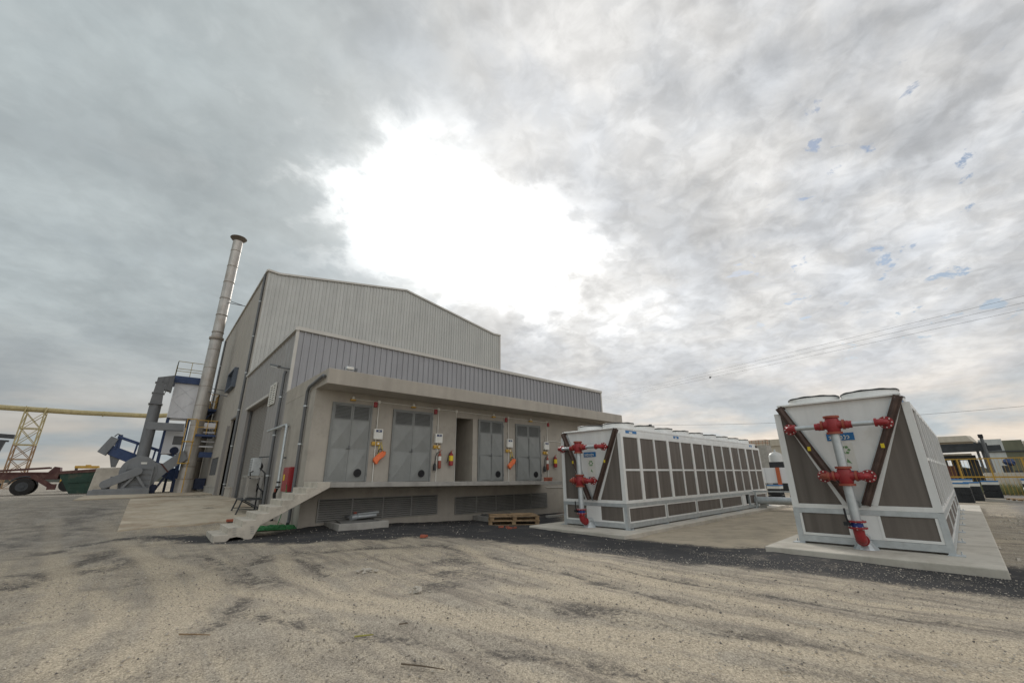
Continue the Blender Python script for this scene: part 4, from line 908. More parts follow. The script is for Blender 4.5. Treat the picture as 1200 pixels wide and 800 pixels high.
L_, W_, H_ = 13.6, 2.49, 2.88
def make_cooler(loc, label):
    r = thing('dry_cooler', loc, label, 'dry cooler', 'dry coolers on concrete pads', RZ)
    T = ROOT[r.name]
    def fin(mb, name, m_, par=r, **kw):
        mb.v = [tuple(T @ Vector(v)) for v in mb.v]; return mb.build(name, m_, par, **kw)
    hw_ = W_ / 2
    # galvanised base
    a = MB()
    for y in (-hw_, hw_ - .08): a.box(0.08, L_ - .08, y, y + .08, .04, .17); a.box(0.08, L_ - .08, y, y + .08, .64, .74)
    for x in (0, L_ - .08): a.box(x, x + .08, -hw_ + .08, hw_ - .08, .04, .17); a.box(x, x + .08, -hw_ + .08, hw_ - .08, .64, .74)
    for x in (0, L_ - .1):
        for y in (-hw_, hw_ - .1): a.box(x - .003, x + .103, y - .003, y + .103, 0.012, .735)
    for x in (2.54, 4.98, 7.40, 9.90, 10.91):
        for y in (-hw_ + .005, hw_ - .085): a.box(x - .04, x + .04, y, y + .08, .012, .64)
    for x in np.linspace(.05, L_ - .05, 7):
        for s in (-1, 1): a.box(x - .12, x + .12, s * hw_ - .12, s * hw_ + .12, 0.001, .014); a.tube([(x + .08, s * (hw_ + .07), .014), (x + .08, s * (hw_ + .07), .07)], .012, 6)
    fin(a, 'base_frame', M['galv'])
    # white upper frame
    a = MB(); pw = .13
    for x in (0, L_ - pw):
        for y in (-hw_, hw_ - pw): a.box(x, x + pw, y, y + pw, .742, H_)
    cols = np.linspace(.0, L_ - pw, 14)
    zm = 1.74
    for s in (-1, 1):
        y0, y1 = (-hw_, -hw_ + .06) if s < 0 else (hw_ - .06, hw_)
        a.box(pw, L_ - pw, y0, y1, .742, .83); a.box(pw, L_ - pw, y0, y1, H_ - .11, H_)
        a.box(pw, L_ - pw, y0 + (.004 if s < 0 else 0), y1 - (0 if s < 0 else .004), zm - .03, zm + .03)
        for i in range(1, 13):
            wd = .075 if i % 2 else .04; a.box(cols[i] + pw / 2 - wd, cols[i] + pw / 2 + wd, y0 - (.012 if s < 0 else 0), y1 + (.012 if s > 0 else 0), .80, H_ - .08)
        a.box(9.945, 10.40, y0 + .008, y1 - .008, .175, .635)
        for (xa, xb) in LOW:
            a.box(xa, xa + .05, y0 + .008, y1 - .008, .175, .635); a.box(xb - .05, xb, y0 + .008, y1 - .008, .175, .635); a.box(xa + .05, xb - .05, y0 + .008, y1 - .008, .175, .22); a.box(xa + .05, xb - .05, y0 + .008, y1 - .008, .595, .635)
    for x in (0.0, L_ - .06):
        xa, xb = x, x + .06
        a.box(xa, xb, -hw_ + pw, hw_ - pw, .742, .83)
        for s in (-1, 1):   # lower end panels' frames
            ya, yb = (-hw_ + .105, -.24) if s < 0 else (.24, hw_ - .105)
            a.box(xa + .006, xb, ya, ya + .045, .175, .635); a.box(xa + .006, xb, yb - .045, yb, .175, .635); a.box(xa + .006, xb, ya + .045, yb - .045, .175, .225)
        a.box(xa + .012, xb, -.238, .238, .172, .638)
        for s in (-1, 1):   # inclined white angle outside each coil
            p = Vector((x + .03, s * (hw_ - .18), H_)); q = Vector((x + .03, s * .24, .83))
            a.bar(p, q, .06, .11, (0, s, .5))
    fin(a, 'frame', M['white'])
    # mesh panels
    for s in (-1, 1):
        yy = -hw_ + .03 if s < 0 else hw_ - .03
        for i in range(13):
            x0, x1 = cols[i] + pw / 2, cols[i + 1] + pw / 2
            for z0, z1 in ((.83, zm - .03), (zm + .03, H_ - .11)):
                a = MB(); a.box(x0 + .02, x1 - .02, yy - .006, yy + .006, z0 - .01, z1 + .01); fin(a, 'mesh_panel', M['mesh'])
        for (xa, xb) in LOW:
            a = MB(); a.box(xa + .04, xb - .04, yy - .006, yy + .006, .20, .62); fin(a, 'mesh_panel', M['mesh'])
    for x in (.03, L_ - .03):
        for s in (-1, 1):
            a = MB(); P = [(s * (hw_ - pw + .01), .82), (s * (hw_ - pw + .01), H_ - .02), (s * (hw_ - .20), H_ - .02), (s * .27, .82)]
            a.prism(P, 'x', x - .006, x + .006); fin(a, 'mesh_panel', M['mesh'])
            a = MB(); ya, yb = (-hw_ + .11, -.25) if s < 0 else (.25, hw_ - .11); a.box(x - .006, x + .006, ya, yb, .19, .64); fin(a, 'mesh_panel', M['mesh'])
    # coils and their brown headers
    for s in (-1, 1):
        a = MB(); a.bar((L_ / 2, s * (hw_ - .28), 3.0), (L_ / 2, s * .10, .86), L_ - .3, .14, (0, s, .5)); fin(a, 'coil', M['brown'])
        for x in (.0, L_):
            p = Vector((x - .02 if x < 1 else x + .02, s * (hw_ - .14), 3.02)); q = Vector((p.x, s * .11, .845)); d_ = (q - p).normalized(); nrm = Vector((0, d_.z, -d_.y)) * (1 if s > 0 else -1)
            a = MB(); a.bar(p, q, .10, .155, (0, s, .5)); a.tube([p + Vector((-.06 if x < 1 else .06, 0, 0)) - d_ * -.05, q + Vector((-.06 if x < 1 else .06, 0, 0))], .05, 10)
            hd = fin(a, 'coil_header', M['brown'])
            if x < 1:
                m3 = p.lerp(q, .46); b_ = MB(); b_.box(m3.x - .118, m3.x - .112, m3.y - .03, m3.y + .03, m3.z - .045, m3.z + .045); fin(b_, 'sticker', M['label_yellow'], hd)
            # thin white edge strip inside the header
            e = MB(); off = Vector((0, -s * .12, -.055)); e.bar(p + off + Vector((.03 if x < 1 else -.03, 0, 0)), q + off + Vector((.03 if x < 1 else -.03, -s * .0, 0)), .05, .035, (0, s, .5)); fin(e, 'edge_strip', M['galv'], hd)
    # end plates
    for x in (.07, L_ - .07):
        a = MB(); a.prism([(-(hw_ - .24), 3.03), (-.03, .85), (.03, .85), (hw_ - .24, 3.03)], 'x', x - .01, x + .01)
        if x < 1:
            for yy in (-.6, -.2, .2, .6):
                for zz in (2.9, 2.3, 2.6): a.disc((x - .012, yy * (zz / 3), zz), (1, 0, 0), .012, .008, 8)
        ep = fin(a, 'end_plate', M['white'])
    a = MB(); a.box(.05, L_ - .05, -hw_ + .13, hw_ - .13, 3.032, 3.09)
    for s in (-1, 1): y = s * (hw_ - .14); a.box(.06, L_ - .06, min(y, y - s * .02), max(y, y - s * .02), H_ - .10, 3.031)
    a.box(-.03, .05, -hw_ + .10, hw_ - .10, 3.034, 3.075)
    fin(a, 'top_deck', M['white'], bevel=.006)
    # fans
    sp = (L_ - .6) / 9
    for i in range(9):
        for s in (-1, 1):
            cx, cy = .3 + sp * (i + .5), s * .555
            a = MB(); a.lathe([(.56, 3.0905), (.545, 3.13), (.535, 3.24), (.55, 3.26), (.50, 3.26), (.50, 3.11)], (cx, cy, 0), 28); fn = fin(a, 'fan', M['white'], smooth=True)
            g_ = MB()
            for rr in (.53, .43, .33, .23, .13): g_.tube([(cx + rr * math.cos(t), cy + rr * math.sin(t), 3.268 + .03 * (1 - rr / .55)) for t in np.linspace(0, 2 * math.pi, 25)], .012, 5, False)
            for k_ in range(6): t = k_ * math.pi / 6; g_.bar((cx - .54 * math.cos(t), cy - .54 * math.sin(t), 3.272), (cx + .54 * math.cos(t), cy + .54 * math.sin(t), 3.272), .018, .014)
            g_.disc((cx, cy, 3.25), (0, 0, 1), .52, .012, 24)
            g_.tube([(cx + .525 * math.cos(t), cy + .525 * math.sin(t), 3.278 + .006 * math.sin(9 * t)) for t in np.linspace(0, 2 * math.pi, 41)], .024, 6, False)
            fin(g_, 'guard', M['black'], fn)
    # signs on the end plate
    a = MB(); a.box(.048, .057, -.20, .30, 2.18, 2.34); sg = fin(a, 'sign', M['blue_sign'])
    a = MB(); rq = random.Random(4)
    y = .26
    for k_ in range(7):
        wd = rq.uniform(.028, .045); h = (.06, .062, .085, .058, .061, .08, .06)[k_]; a.tube([((.0455), y - wd * .5 + wd * .45 * math.cos(t), 2.245 + h * .5 * math.sin(t)) for t in np.linspace(.6, 5.6, 12)], .009, 5); y -= wd + .022
    fin(a, 'lettering', M['label_white'], sg)
    a = MB(); a.box(.0495, .057, -.13, .16, 1.44, 2.12); sh_ = fin(a, 'notice', M['label_white'])
    a = MB()
    for t in range(6):
        an = t * math.pi / 3; a.add([(.047, .02 + .03 * math.cos(an), 1.97 + .03 * math.sin(an)), (.046, .02 + .08 * math.cos(an - .5), 1.97 + .08 * math.sin(an - .42)), (.046, .02 + .10 * math.cos(an), 1.97 + .10 * math.sin(an)), (.046, .02 + .08 * math.cos(an + .5), 1.97 + .08 * math.sin(an + .42))], [(0, 1, 2, 3)])
    a.add([(.047, -.05, 1.68), (.047, .04, 1.71), (.047, .02, 1.79)], [(0, 1, 2)]); fin(a, 'leaf_print', M['leaf'], sh_)
    a = MB(); a.box(.0460, .0490, -.11, .14, 1.48, 1.53); fin(a, 'print_line', M['display'], sh_)
    # side stickers on the skirt
    for x0, x1 in ((.55, 1.25), (4.0, 4.45), (12.6, 13.0)):
        a = MB(); y = -(hw_ - .14) - .006; a.box(x0, x1, y, y + .005, 2.92, 3.01); ss = fin(a, 'sticker', M['blue_sign'])
        b_ = MB(); b_.box(x0 + (x1 - x0) * .3, x0 + (x1 - x0) * .6, y - .003, y - .0005, 2.925, 2.975); fin(b_, 'print', M['label_white'], ss)
    return r
LOW = ((.12, 2.50), (2.58, 4.94), (5.02, 7.36), (7.44, 9.86), (10.95, 13.45))
CL = cw(11.92, 8.645, -.10); CR = cw(11.83, 1.70, 0.0)
make_cooler(CL, 'long white dry cooler with brown mesh sides nearest the building')
make_cooler(CR, 'white dry cooler with brown mesh end standing alone on the right pad')
# small cable whip on the third fan of the left unit
a = MB(); T = Matrix.Translation(CL) @ RC
a.tube([T @ Vector(p) for p in ((3.9, -.2, 3.27), (3.95, -.2, 3.42), (4.1, -.2, 3.44), (4.2, -.2, 3.3))], .03, 8); a.disc(T @ Vector((4.0, -.2, 3.5)), (0, 0, 1), .06, .08, 12)
tag(a.build('vent_valve', M['drain'], loc=T @ Vector((4, -.2, 3.27)), smooth=True), 'small dark air valve poking up between the fans of the long cooler', 'valve')

def manifold(base, label):
    r = thing('riser_pipe', base, label, 'pipework', 'red and grey riser pipes', RZ); T = ROOT[r.name]
    def fin(mb, name, m_, par=r, **kw): mb.v = [tuple(T @ Vector(v)) for v in mb.v]; return mb.build(name, m_, par, **kw)
    rad = .085
    a = MB(); a.tube([(0, 0, .56), (0, 0, 1.25)], rad, 20); fin(a, 'pipe', M['galv'], smooth=True)
    a = MB(); a.tube([(0, 0, 1.60), (0, 0, 2.31)], rad, 20); fin(a, 'pipe', M['galv'], smooth=True)
    def flange(mb, c, d, R_=.15, t=.035, nb=8):
        mb.disc(c, d, R_, t, 24); c = Vector(c); d = Vector(d).normalized(); u = d.orthogonal().normalized(); w2 = d.cross(u)
        return [(c + (u * math.cos(k * 2 * math.pi / nb) + w2 * math.sin(k * 2 * math.pi / nb)) * R_ * .8, d) for k in range(nb)]
    bolts = []
    for zc_, low in ((1.425, True), (2.48, False)):
        a = MB(); a.tube([(0, 0, zc_ - .17), (0, 0, zc_ - .12), (0, 0, zc_ + .12), (0, 0, zc_ + .17)], [.10, .125, .125, .10], 20)
        a.tube([(0, -.19, zc_), (0, -.10, zc_), (0, .10, zc_), (0, .19, zc_)], [.075, .10, .10, .075], 18)
        fin(a, 'cross_fitting', M['red'], smooth=True)
        b = MB(); b.disc((0, 0, zc_ - .17), (0, 0, 1), .145, .045, 22); b.disc((0, 0, zc_ + .17), (0, 0, 1), .145, .045, 22)
        for s in (-1, 1): b.disc((0, s * .19, zc_), (0, 1, 0), .105, .04, 18)
        fin(b, 'coupling', M['redbrown'], smooth=True)
    a = MB(); a.disc((0, 0, 2.665), (0, 0, 1), .10, .02, 20); fin(a, 'blind_cap', M['redbrown'])
    # short reducers, arms and elbows to the headers
    for s, zz, end in ((1, 2.46, .86), (-1, 2.47, -.86), (1, 1.42, .40), (-1, 1.42, -.36)):
        red = M['red'] if zz > 2 or s < 0 else M['redbrown']
        a = MB(); y0 = s * .21; y1 = s * .31 if abs(end) > .6 else s * .26
        a.tube([(0, y0, zz), (0, (y0 + y1) / 2, zz), (0, y1, zz)], [.08, .085, .06], 16); a.disc((0, y1, zz), (0, 1, 0), .075, .04, 16); fin(a, 'reducer', M['red'], smooth=True)
        if abs(end) > .6:
            a = MB(); a.tube([(0, y1 + s * .02, zz), (0, end - s * .14, zz)], .05, 16); fin(a, 'arm', M['galv'], smooth=True)
            ys = end - s * .14
        else: ys = y1 + s * .02
        a = MB(); a.disc((0, ys, zz), (0, 1, 0), .085, .04, 16)
        a.tube([(0, ys, zz), (0, end - s * .05, zz), (.03, end - s * .012, zz), (.09, end, zz), (.20, end, zz)], .062, 16); el = fin(a, 'elbow', red, smooth=True)
        a = MB(); bl = flange(a, (.205, end, zz), (1, 0, 0), .125, .03); a.tube([(.22, end, zz), (.40, end, zz)], .05, 12); fin(a, 'flange', M['red'], el)
        a = MB()
        for c_, d_ in bl: a.disc(c_ - d_ * .022, d_, .014, .03, 6)
        fin(a, 'bolts', M['label_white'], el)
    # bottom valve and elbow
    a = MB(); b1 = flange(a, (0, 0, .55), (0, 0, 1), .16, .03); b2 = flange(a, (0, 0, .43), (0, 0, 1), .16, .03); vf = fin(a, 'flange', M['red'])
    a = MB(); a.disc((0, 0, .49), (0, 0, 1), .10, .085, 20); a.box(-.05, .05, .05, .14, .46, .53); vv = fin(a, 'valve_body', M['bluevalve'])
    a = MB(); a.tube([(-.11, .12, .52), (-.13, .13, .60), (-.135, .135, .80)], .018, 8); a.box(-.13, -.02, .10, .20, .47, .54); fin(a, 'handle', M['black'], vv)
    a = MB()
    for c_, d_ in b1 + b2: a.disc(c_, d_, .012, .06, 6)
    fin(a, 'bolts', M['galv'], vf)
    a = MB(); a.tube([(0, 0, .42), (0, 0, .33), (.03, 0, .25), (.09, 0, .20), (.17, 0, .19)], .095, 20); a.disc((.17, 0, .19), (1, 0, 0), .115, .04, 20); fin(a, 'elbow', M['red'], smooth=True)
    a = MB(); a.tube([(.19, 0, .19), (.72, 0, .19)], .095, 20); fin(a, 'pipe', M['galv'], smooth=True)
    a = MB(); a.lathe([(.22, .001), (.20, .03), (.13, .12), (.12, .16)], (.36, 0, -.0), 16); fin(a, 'support_foot', M['galv'])
    return r
manifold(cw(11.45, 8.77, -.10), 'red and grey riser pipe at the end of the long cooler')
manifold(cw(11.35, 1.75, 0.0), 'red and grey riser pipe in front of the right cooler')
# pipe run between the two coolers at the back
cp = thing('cross_pipe', cw(23.5, 5.2, -.1), 'large grey pipe with a rail running between the two coolers', 'pipe', None, RZ)
a = MB(); a.tube([cw(23.6, 7.9, .24), cw(23.6, 2.9, .24)], .17, 20); a.build('pipe', M['galv'], cp, smooth=True)
a = MB(); a.bar(cw(23.4, 7.5, .66), cw(23.4, 2.9, .66), .06, .06); [a.bar(cw(23.4, y, -.08), cw(23.4, y, .64), .07, .07) for y in (7.3, 5.1, 3.3)]; a.build('rail', M['galv'], cp)
a = MB(); [a.bar(cw(23.6, y, -.15), cw(23.6, y, .07), .25, .12) for y in (7.1, 5.5, 3.6)]; a.build('support', M['concrete_grey'], cp)

# ------------------------------------------------------------------ left plant
Z0 = .5
ch = thing('steel_chimney', (2.75, 41.2, Z0), 'tall slim weathered steel chimney with a flared cap beside the hall', 'chimney')
cx_, cy_ = 2.72, 41.15
a = MB(); a.lathe([(.56, Z0), (.56, 1.5), (.485, 1.52)], (cx_, cy_, 0), 28); a.build('skirt', M['steel'], ch, smooth=True)
a = MB(); a.lathe([(.475, 1.5), (.455, 7), (.435, 12.7), (.40, 12.75), (.385, 22.1), (.34, 22.1), (.34, 21.6)], (cx_, cy_, 0), 32); a.build('shaft', M['steel'], ch, smooth=True)
a = MB()
for z in np.arange(2.4, 22, 1.55): rz_ = lerp(.472, .39, (z - 2) / 20); a.lathe([(rz_ + .002, z - .03), (rz_ + .012, z - .018), (rz_ + .012, z + .018), (rz_ + .002, z + .03)], (cx_, cy_, 0), 28)
a.lathe([(.42, 12.6), (.52, 12.62), (.52, 12.78), (.40, 12.8)], (cx_, cy_, 0), 28); a.lathe([(.5, 1.46), (.6, 1.47), (.6, 1.54), (.48, 1.55)], (cx_, cy_, 0), 28)
a.build('band', mat('band_steel', (.30, .265, .225), .55, .4, .2, 3), ch)
a = MB(); a.lathe([(.37, 22.0), (.62, 22.28), (.66, 22.34), (.64, 22.38), (.34, 22.36)], (cx_, cy_, 0), 28); a.build('cap', mat('cap_steel', (.14, .115, .09), .6, .4, .2, 3), ch, smooth=True)
a = MB()
for z, y2 in ((16.3, 40.2), (8.55, 40.0)):
    a.tube([(cx_, cy_, z), (4.06, y2 + 1.2, z - .1)], .03, 8); a.tube([(cx_, cy_, z - .25), (4.06, y2 - 1.0, z - .9)], .03, 8)
a.build('wall_brace', M['drain'], ch)
# ladder with platform
ld = MB()
for x in (2.02, 2.62): ld.bar((x, 40.45, 2.62), (x, 40.45, 5.9), .06, .06)
for z in (2.62, 4.2, 5.9): ld.bar((2.0, 40.45, z), (2.64, 40.45, z), .06, .06)
ld.bar((2.62, 40.55, Z0), (2.62, 40.5, 5.0), .05, .05)
for z in (2.62, 4.2): ld.tube([(2.02, 40.45, z), (1.95, 40.1, z), (2.32, 39.9, z), (2.68, 40.1, z), (2.62, 40.45, z)], .025, 6)
ld.build('ladder', M['yellow'], ch)
def rail_run(mb, pts, h, step=.8, wd=.045):
    for p, q in zip(pts[:-1], pts[1:]):
        p = Vector(p); q = Vector(q); n = max(1, round((q - p).length / step))
        for k_ in range(n + 1): t = p.lerp(q, k_ / n); mb.bar(t, t + Vector((0, 0, h)), wd, wd)
        for f in (.5, 1.0): mb.bar(p + Vector((0, 0, h * f)), q + Vector((0, 0, h * f)), wd, wd)
pf = thing('access_platform', (3.3, 41.0, Z0), 'blue service platforms with yellow handrails between chimney and hall', 'platform')
a = MB(); a.box(2.7, 3.95, 40.2, 40.4, 4.62, 4.78); a.box(2.7, 3.95, 41.9, 42.0, 4.62, 4.78); a.box(2.7, 2.8, 40.4, 41.9, 4.62, 4.78); a.box(3.3, 3.95, 40.4, 41.9, 4.70, 4.78); a.box(3.2, 4.05, 40.9, 41.1, 3.1, 3.5); a.box(2.95, 3.1, 41.7, 41.85, Z0, 4.6)
a.box(3.0, 4.0, 44.0, 46.0, 7.05, 7.25); a.bar((3.0, 44.5, 6.0), (3.9, 44.5, 7.1), .1, .12); a.bar((3.0, 45.5, 6.0), (3.9, 45.5, 7.1), .1, .12); a.box(2.9, 3.1, 45.0, 45.2, Z0, 7.05); a.box(2.75, 3.4, 44.8, 45.4, 8.6, 8.9)
a.build('deck', M['blue'], pf)
a = MB(); a.box(3.25, 4.0, 41.2, 42.2, .75, 1.55); a.build('base_tank', M['dark_blue'], pf)
a = MB(); rail_run(a, [(2.7, 40.22, 4.78), (3.93, 40.22, 4.78), (3.93, 41.95, 4.78)], 1.05, .6); rail_run(a, [(3.0, 44.0, 7.25), (4.0, 44.0, 7.25), (4.0, 45.9, 7.25)], 1.25, .6); a.build('handrail', M['yellow'], pf)
a = MB(); a.box(3.1, 3.9, 41.0, 41.6, 5.3, 5.75); a.tube([(3.0, 41.2, 5.0), (4.05, 41.2, 5.0)], .08, 10); a.tube([(3.0, 41.2, 4.3), (4.05, 41.2, 4.3)], .06, 10); a.tube([(3.05, 40.9, 3.9), (4.0, 40.9, 3.9)], .06, 10); a.build('valve_station', M['sheet'], pf)
tk = thing('insulated_tank', (3.25, 44.6, Z0), 'beige banded insulated vessel standing against the hall behind the chimney', 'tank')
a = MB(); a.lathe([(.66, Z0), (.66, 7.3), (.5, 7.9), (.22, 8.3), (.05, 8.35)], (3.32, 46.2, 0), 28); a.build('shell', M['tank'], tk, smooth=True)
a = MB(); [a.lathe([(.662, z - .03), (.68, z - .028), (.68, z + .028), (.662, z + .03)], (3.32, 46.2, 0), 28) for z in (1.5, 3.0, 4.5, 6.0, 7.2)]; a.build('band', M['drain'], tk)

# fan unit
fa = thing('industrial_fan', (-.8, 40.6, Z0), 'big grey centrifugal fan with a slanted belt guard on a steel frame', 'fan')
a = MB()
for y in (39.95, 41.5): a.box(-2.35, .76, y, y + .12, Z0, Z0 + .34)
for x in (-2.35, -1.2, -.1, .64): a.box(x, x + .12, 40.07, 41.5, Z0 + .002, Z0 + .338)
a.box(-2.15, .72, 39.94, 39.98, Z0 + .22, Z0 + .42); a.build('base_frame', M['grey_fan'], fa, bevel=.01)
a = MB(); P = [(-.08 + 1.02 * math.cos(t), 2.05 + 1.05 * math.sin(t)) for t in np.linspace(R(-8), R(188), 26)] + [(-.95, .92), (.74, .92)]
a.prism(P, 'y', 40.55, 41.45); hs = a.build('housing', M['grey_fan'], fa, bevel=.012)
a = MB(); a.box(-.80, .72, 40.36, 40.54, .92, 2.42)
for z in (1.15, 1.5, 1.85, 2.2): a.box(-.80, .72, 40.30, 40.36, z, z + .06)
for x in (-.80, .66): a.box(x, x + .06, 40.295, 40.355, .93, 2.42)
a.build('front_plate', M['grey_fan'], hs)
a = MB(); a.box(-.05, .28, 40.52, 40.545, 2.55, 2.68); a.build('name_plate', M['label_white'], hs)
a = MB(); p = Vector((-1.62, 0, 1.22)); q = Vector((-.12, 0, 2.05)); d_ = (q - p).normalized(); n_2 = Vector((-d_.z, 0, d_.x)); rr = .27; P = []
for k_ in range(13): t = math.pi * k_ / 12; v = q - n_2 * rr * math.cos(t) + d_ * rr * math.sin(t); P.append((v.x, v.z))
for k_ in range(13): t = math.pi * k_ / 12; v = p + n_2 * rr * math.cos(t) - d_ * rr * math.sin(t); P.append((v.x, v.z))
a.prism(P, 'y', 39.98, 40.20); a.build('belt_guard', M['grey_fan'], fa, bevel=.02)
a = MB(); a.bar((-.1, 40.10, 1.95), (-.75, 40.12, .90), .12, .14); a.bar((-.1, 40.10, 1.75), (.5, 40.12, .90), .12, .14); a.bar((-.8, 40.12, .93), (.55, 40.12, .93), .12, .10); a.build('pedestal', M['grey_fan'], fa)
a = MB(); a.tube([(-1.55, 40.3, 1.22), (-1.55, 41.2, 1.22)], .27, 18); a.box(-1.75, -1.35, 40.5, 41.0, .84, 1.0); a.box(-1.45, -1.0, 40.4, 40.8, 1.45, 1.72); a.build('motor', M['drain'], fa, smooth=True)
a = MB(); P = [(.40, .98), (.80, 1.12), (1.52, 2.03), (1.10, 2.55), (.60, 2.75), (.2, 2.4)]; a.prism(P, 'y', 40.6, 41.4); P = [(1.13, 2.57), (1.56, 2.07), (2.55, 2.95), (2.15, 3.6)]; a.prism(P, 'y', 40.55, 41.42); a.build('outlet_duct', M['grey_fan'], fa)
a = MB(); a.bar((1.07, 41.0, 2.60), (1.58, 41.0, 2.0), .98, .08, (1, 0, 1)); a.build('flange', M['maroon'], fa)
a = MB(); a.bar((.95, 40.9, .52), (1.55, 40.9, 1.9), .14, .14); a.box(.80, 1.1, 40.6, 41.2, Z0, 1.15); a.build('strut', M['dark_blue'], fa)
# grey duct
du = thing('exhaust_duct', (-.05, 42, 3), 'tall grey round duct rising from the fan to the filter top', 'duct')
a = MB(); a.tube([(-.05, 41.6, 2.9), (-.06, 41.8, 4.0), (-.08, 42.0, 7.0)], .37, 24); a.build('riser', M['grey_duct'], du, smooth=True)
a = MB(); a.hexa([(-.46, 41.63, 7.0), (.28, 41.63, 7.0), (.28, 42.37, 7.0), (-.46, 42.37, 7.0), (-.36, 41.65, 8.7), (.16, 41.65, 8.7), (.16, 42.35, 8.7), (-.36, 42.35, 8.7)])
a.prism([(-.36, 8.7), (.18, 8.7), (.20, 8.15), (.66, 8.05), (.66, 9.35), (-.35, 9.05)], 'y', 41.66, 42.34); a.build('bend', M['grey_duct'], du)
a = MB()
for z, w2 in ((7.0, .42), (7.85, .38), (8.68, .34)): a.box(-.10 - w2, -.08 + w2, 42 - w2 - .02, 42 + w2 + .02, z - .03, z + .03)
for x in (.0, .3, .6): a.box(x - .03, x + .03, 41.6, 42.4, 8.0 if x > .25 else 8.72, 9.12 + x * .35)
a.build('flange', M['drain'], du)
a = MB(); a.box(-.28, 1.95, 41.5, 42.1, 5.08, 5.62); a.build('branch', M['grey_fan'], du, bevel=.01)
# filter tower
ft = thing('filter_tower', (1.5, 43.4, Z0), 'white sheeted filter tower with blue top and yellow railing', 'filter tower')
a = MB(); a.box(.80, 2.62, 42.6, 44.6, 6.15, 8.93); a.box(.95, 2.2, 42.7, 44.5, 3.4, 5.4)
for (x0, z0, x1, z1) in ((.8, 6.2, 2.3, 7.6), (.8, 7.6, 2.3, 6.2), (.8, 7.6, 2.3, 8.9), (.8, 8.9, 2.3, 7.6)): a.bar((x0, 42.595, z0), (x1, 42.595, z1), .012, .05, (0, 1, 0))
a.build('casing', M['sheet'], ft)
a = MB(); a.box(.60, 2.55, 42.4, 44.8, 8.935, 9.48); a.build('top_frame', M['blue'], ft)
a = MB(); rail_run(a, [(.68, 44.7, 9.48), (.68, 42.45, 9.48), (2.5, 42.45, 9.48), (2.5, 44.7, 9.48)], 1.2, .9); 
for p, q in (((.68, 42.45, 9.88), (2.5, 42.45, 9.88)),): a.bar(p, q, .045, .045)
a.build('handrail', M['yellow_pale'], ft)
a = MB()
for x in (.9, 2.2):
    for y in (42.9, 44.4): a.box(x - .09, x + .09, y - .09, y + .09, Z0, 6.14)
a.bar((.9, 42.85, 5.6), (1.9, 42.85, 2.9), .12, .12); a.bar((.95, 43.0, 5.6), (2.1, 43.0, 3.0), .12, .12); a.bar((.9, 42.88, 2.6), (2.2, 42.88, 2.6), .12, .14); a.build('leg_frame', M['blue'], ft)
a = MB(); a.box(1.5, 2.1, 42.66, 42.70, 4.1, 4.75); a.build('hatch', M['drain'], ft)
a = MB(); a.disc((1.72, 42.66, 3.65), (0, 1, 0), .28, .06, 20); a.build('port', M['dark_blue'], ft)
# conveyor
cv = thing('belt_conveyor', (-.5, 44, Z0), 'inclined blue belt conveyor with a grey head hood', 'conveyor')
a = MB(); a.prism([(-2.0, 3.98), (-2.06, 3.30), (2.25, 1.30), (2.55, 1.45), (2.6, 2.1)], 'y', 43.5, 44.3); a.build('trough', M['blue'], cv)
a = MB(); a.prism([(-2.65, 3.48), (-2.12, 4.60), (-1.68, 4.42), (-1.85, 4.0), (-2.17, 3.22)], 'y', 43.35, 44.45); a.build('head_hood', M['grey_fan'], cv)
a = MB(); a.bar((-1.75, 43.5, 4.62), (1.85, 43.5, 3.30), .10, .16); a.bar((-1.75, 44.3, 4.62), (1.85, 44.3, 3.30), .10, .16)
for t in (.0, .33, .66): a.bar((lerp(-1.7, 1.8, t), 43.5, lerp(4.55, 3.3, t)), (lerp(-1.75, 1.75, t), 43.5, lerp(3.7, 2.2, t)), .1, .12)
a.box(-1.75, -1.5, 43.5, 43.9, 3.8, 4.75); a.build('side_beam', M['blue'], cv)
a = MB(); a.prism([(-1.95, 3.25), (-1.35, 3.0), (-1.45, 2.4), (-1.7, 2.4)], 'y', 43.6, 44.2); a.build('chute', M['grey_duct'], cv)
a = MB(); a.tube([(-1.95, 43.5, 4.6), (-1.8, 43.5, 4.8), (-1.6, 43.5, 4.7)], .04, 8); a.build('pulley_guard', M['drain'], cv)
a = MB(); [a.bar((x, y, Z0), (x, y, z), .14, .14) for x, z in ((1.7, 1.75), (-.2, 2.6)) for y in (43.6, 44.2)]; a.build('support_leg', M['dark_blue'], cv)
cb = MB(); cb.hexa([(-2.75, 46.6, Z0), (-.9, 46.6, Z0), (-.9, 48.0, Z0), (-2.75, 48.0, Z0), (-2.6, 46.7, 2.4), (-.95, 46.7, 2.45), (-.95, 47.9, 2.45), (-2.6, 47.9, 2.4)])
tag(cb.build('concrete_bunker', M['pad'], loc=(-1.8, 47.3, Z0), bevel=.03), 'pale concrete bunker block behind the grey fan', 'bunker')

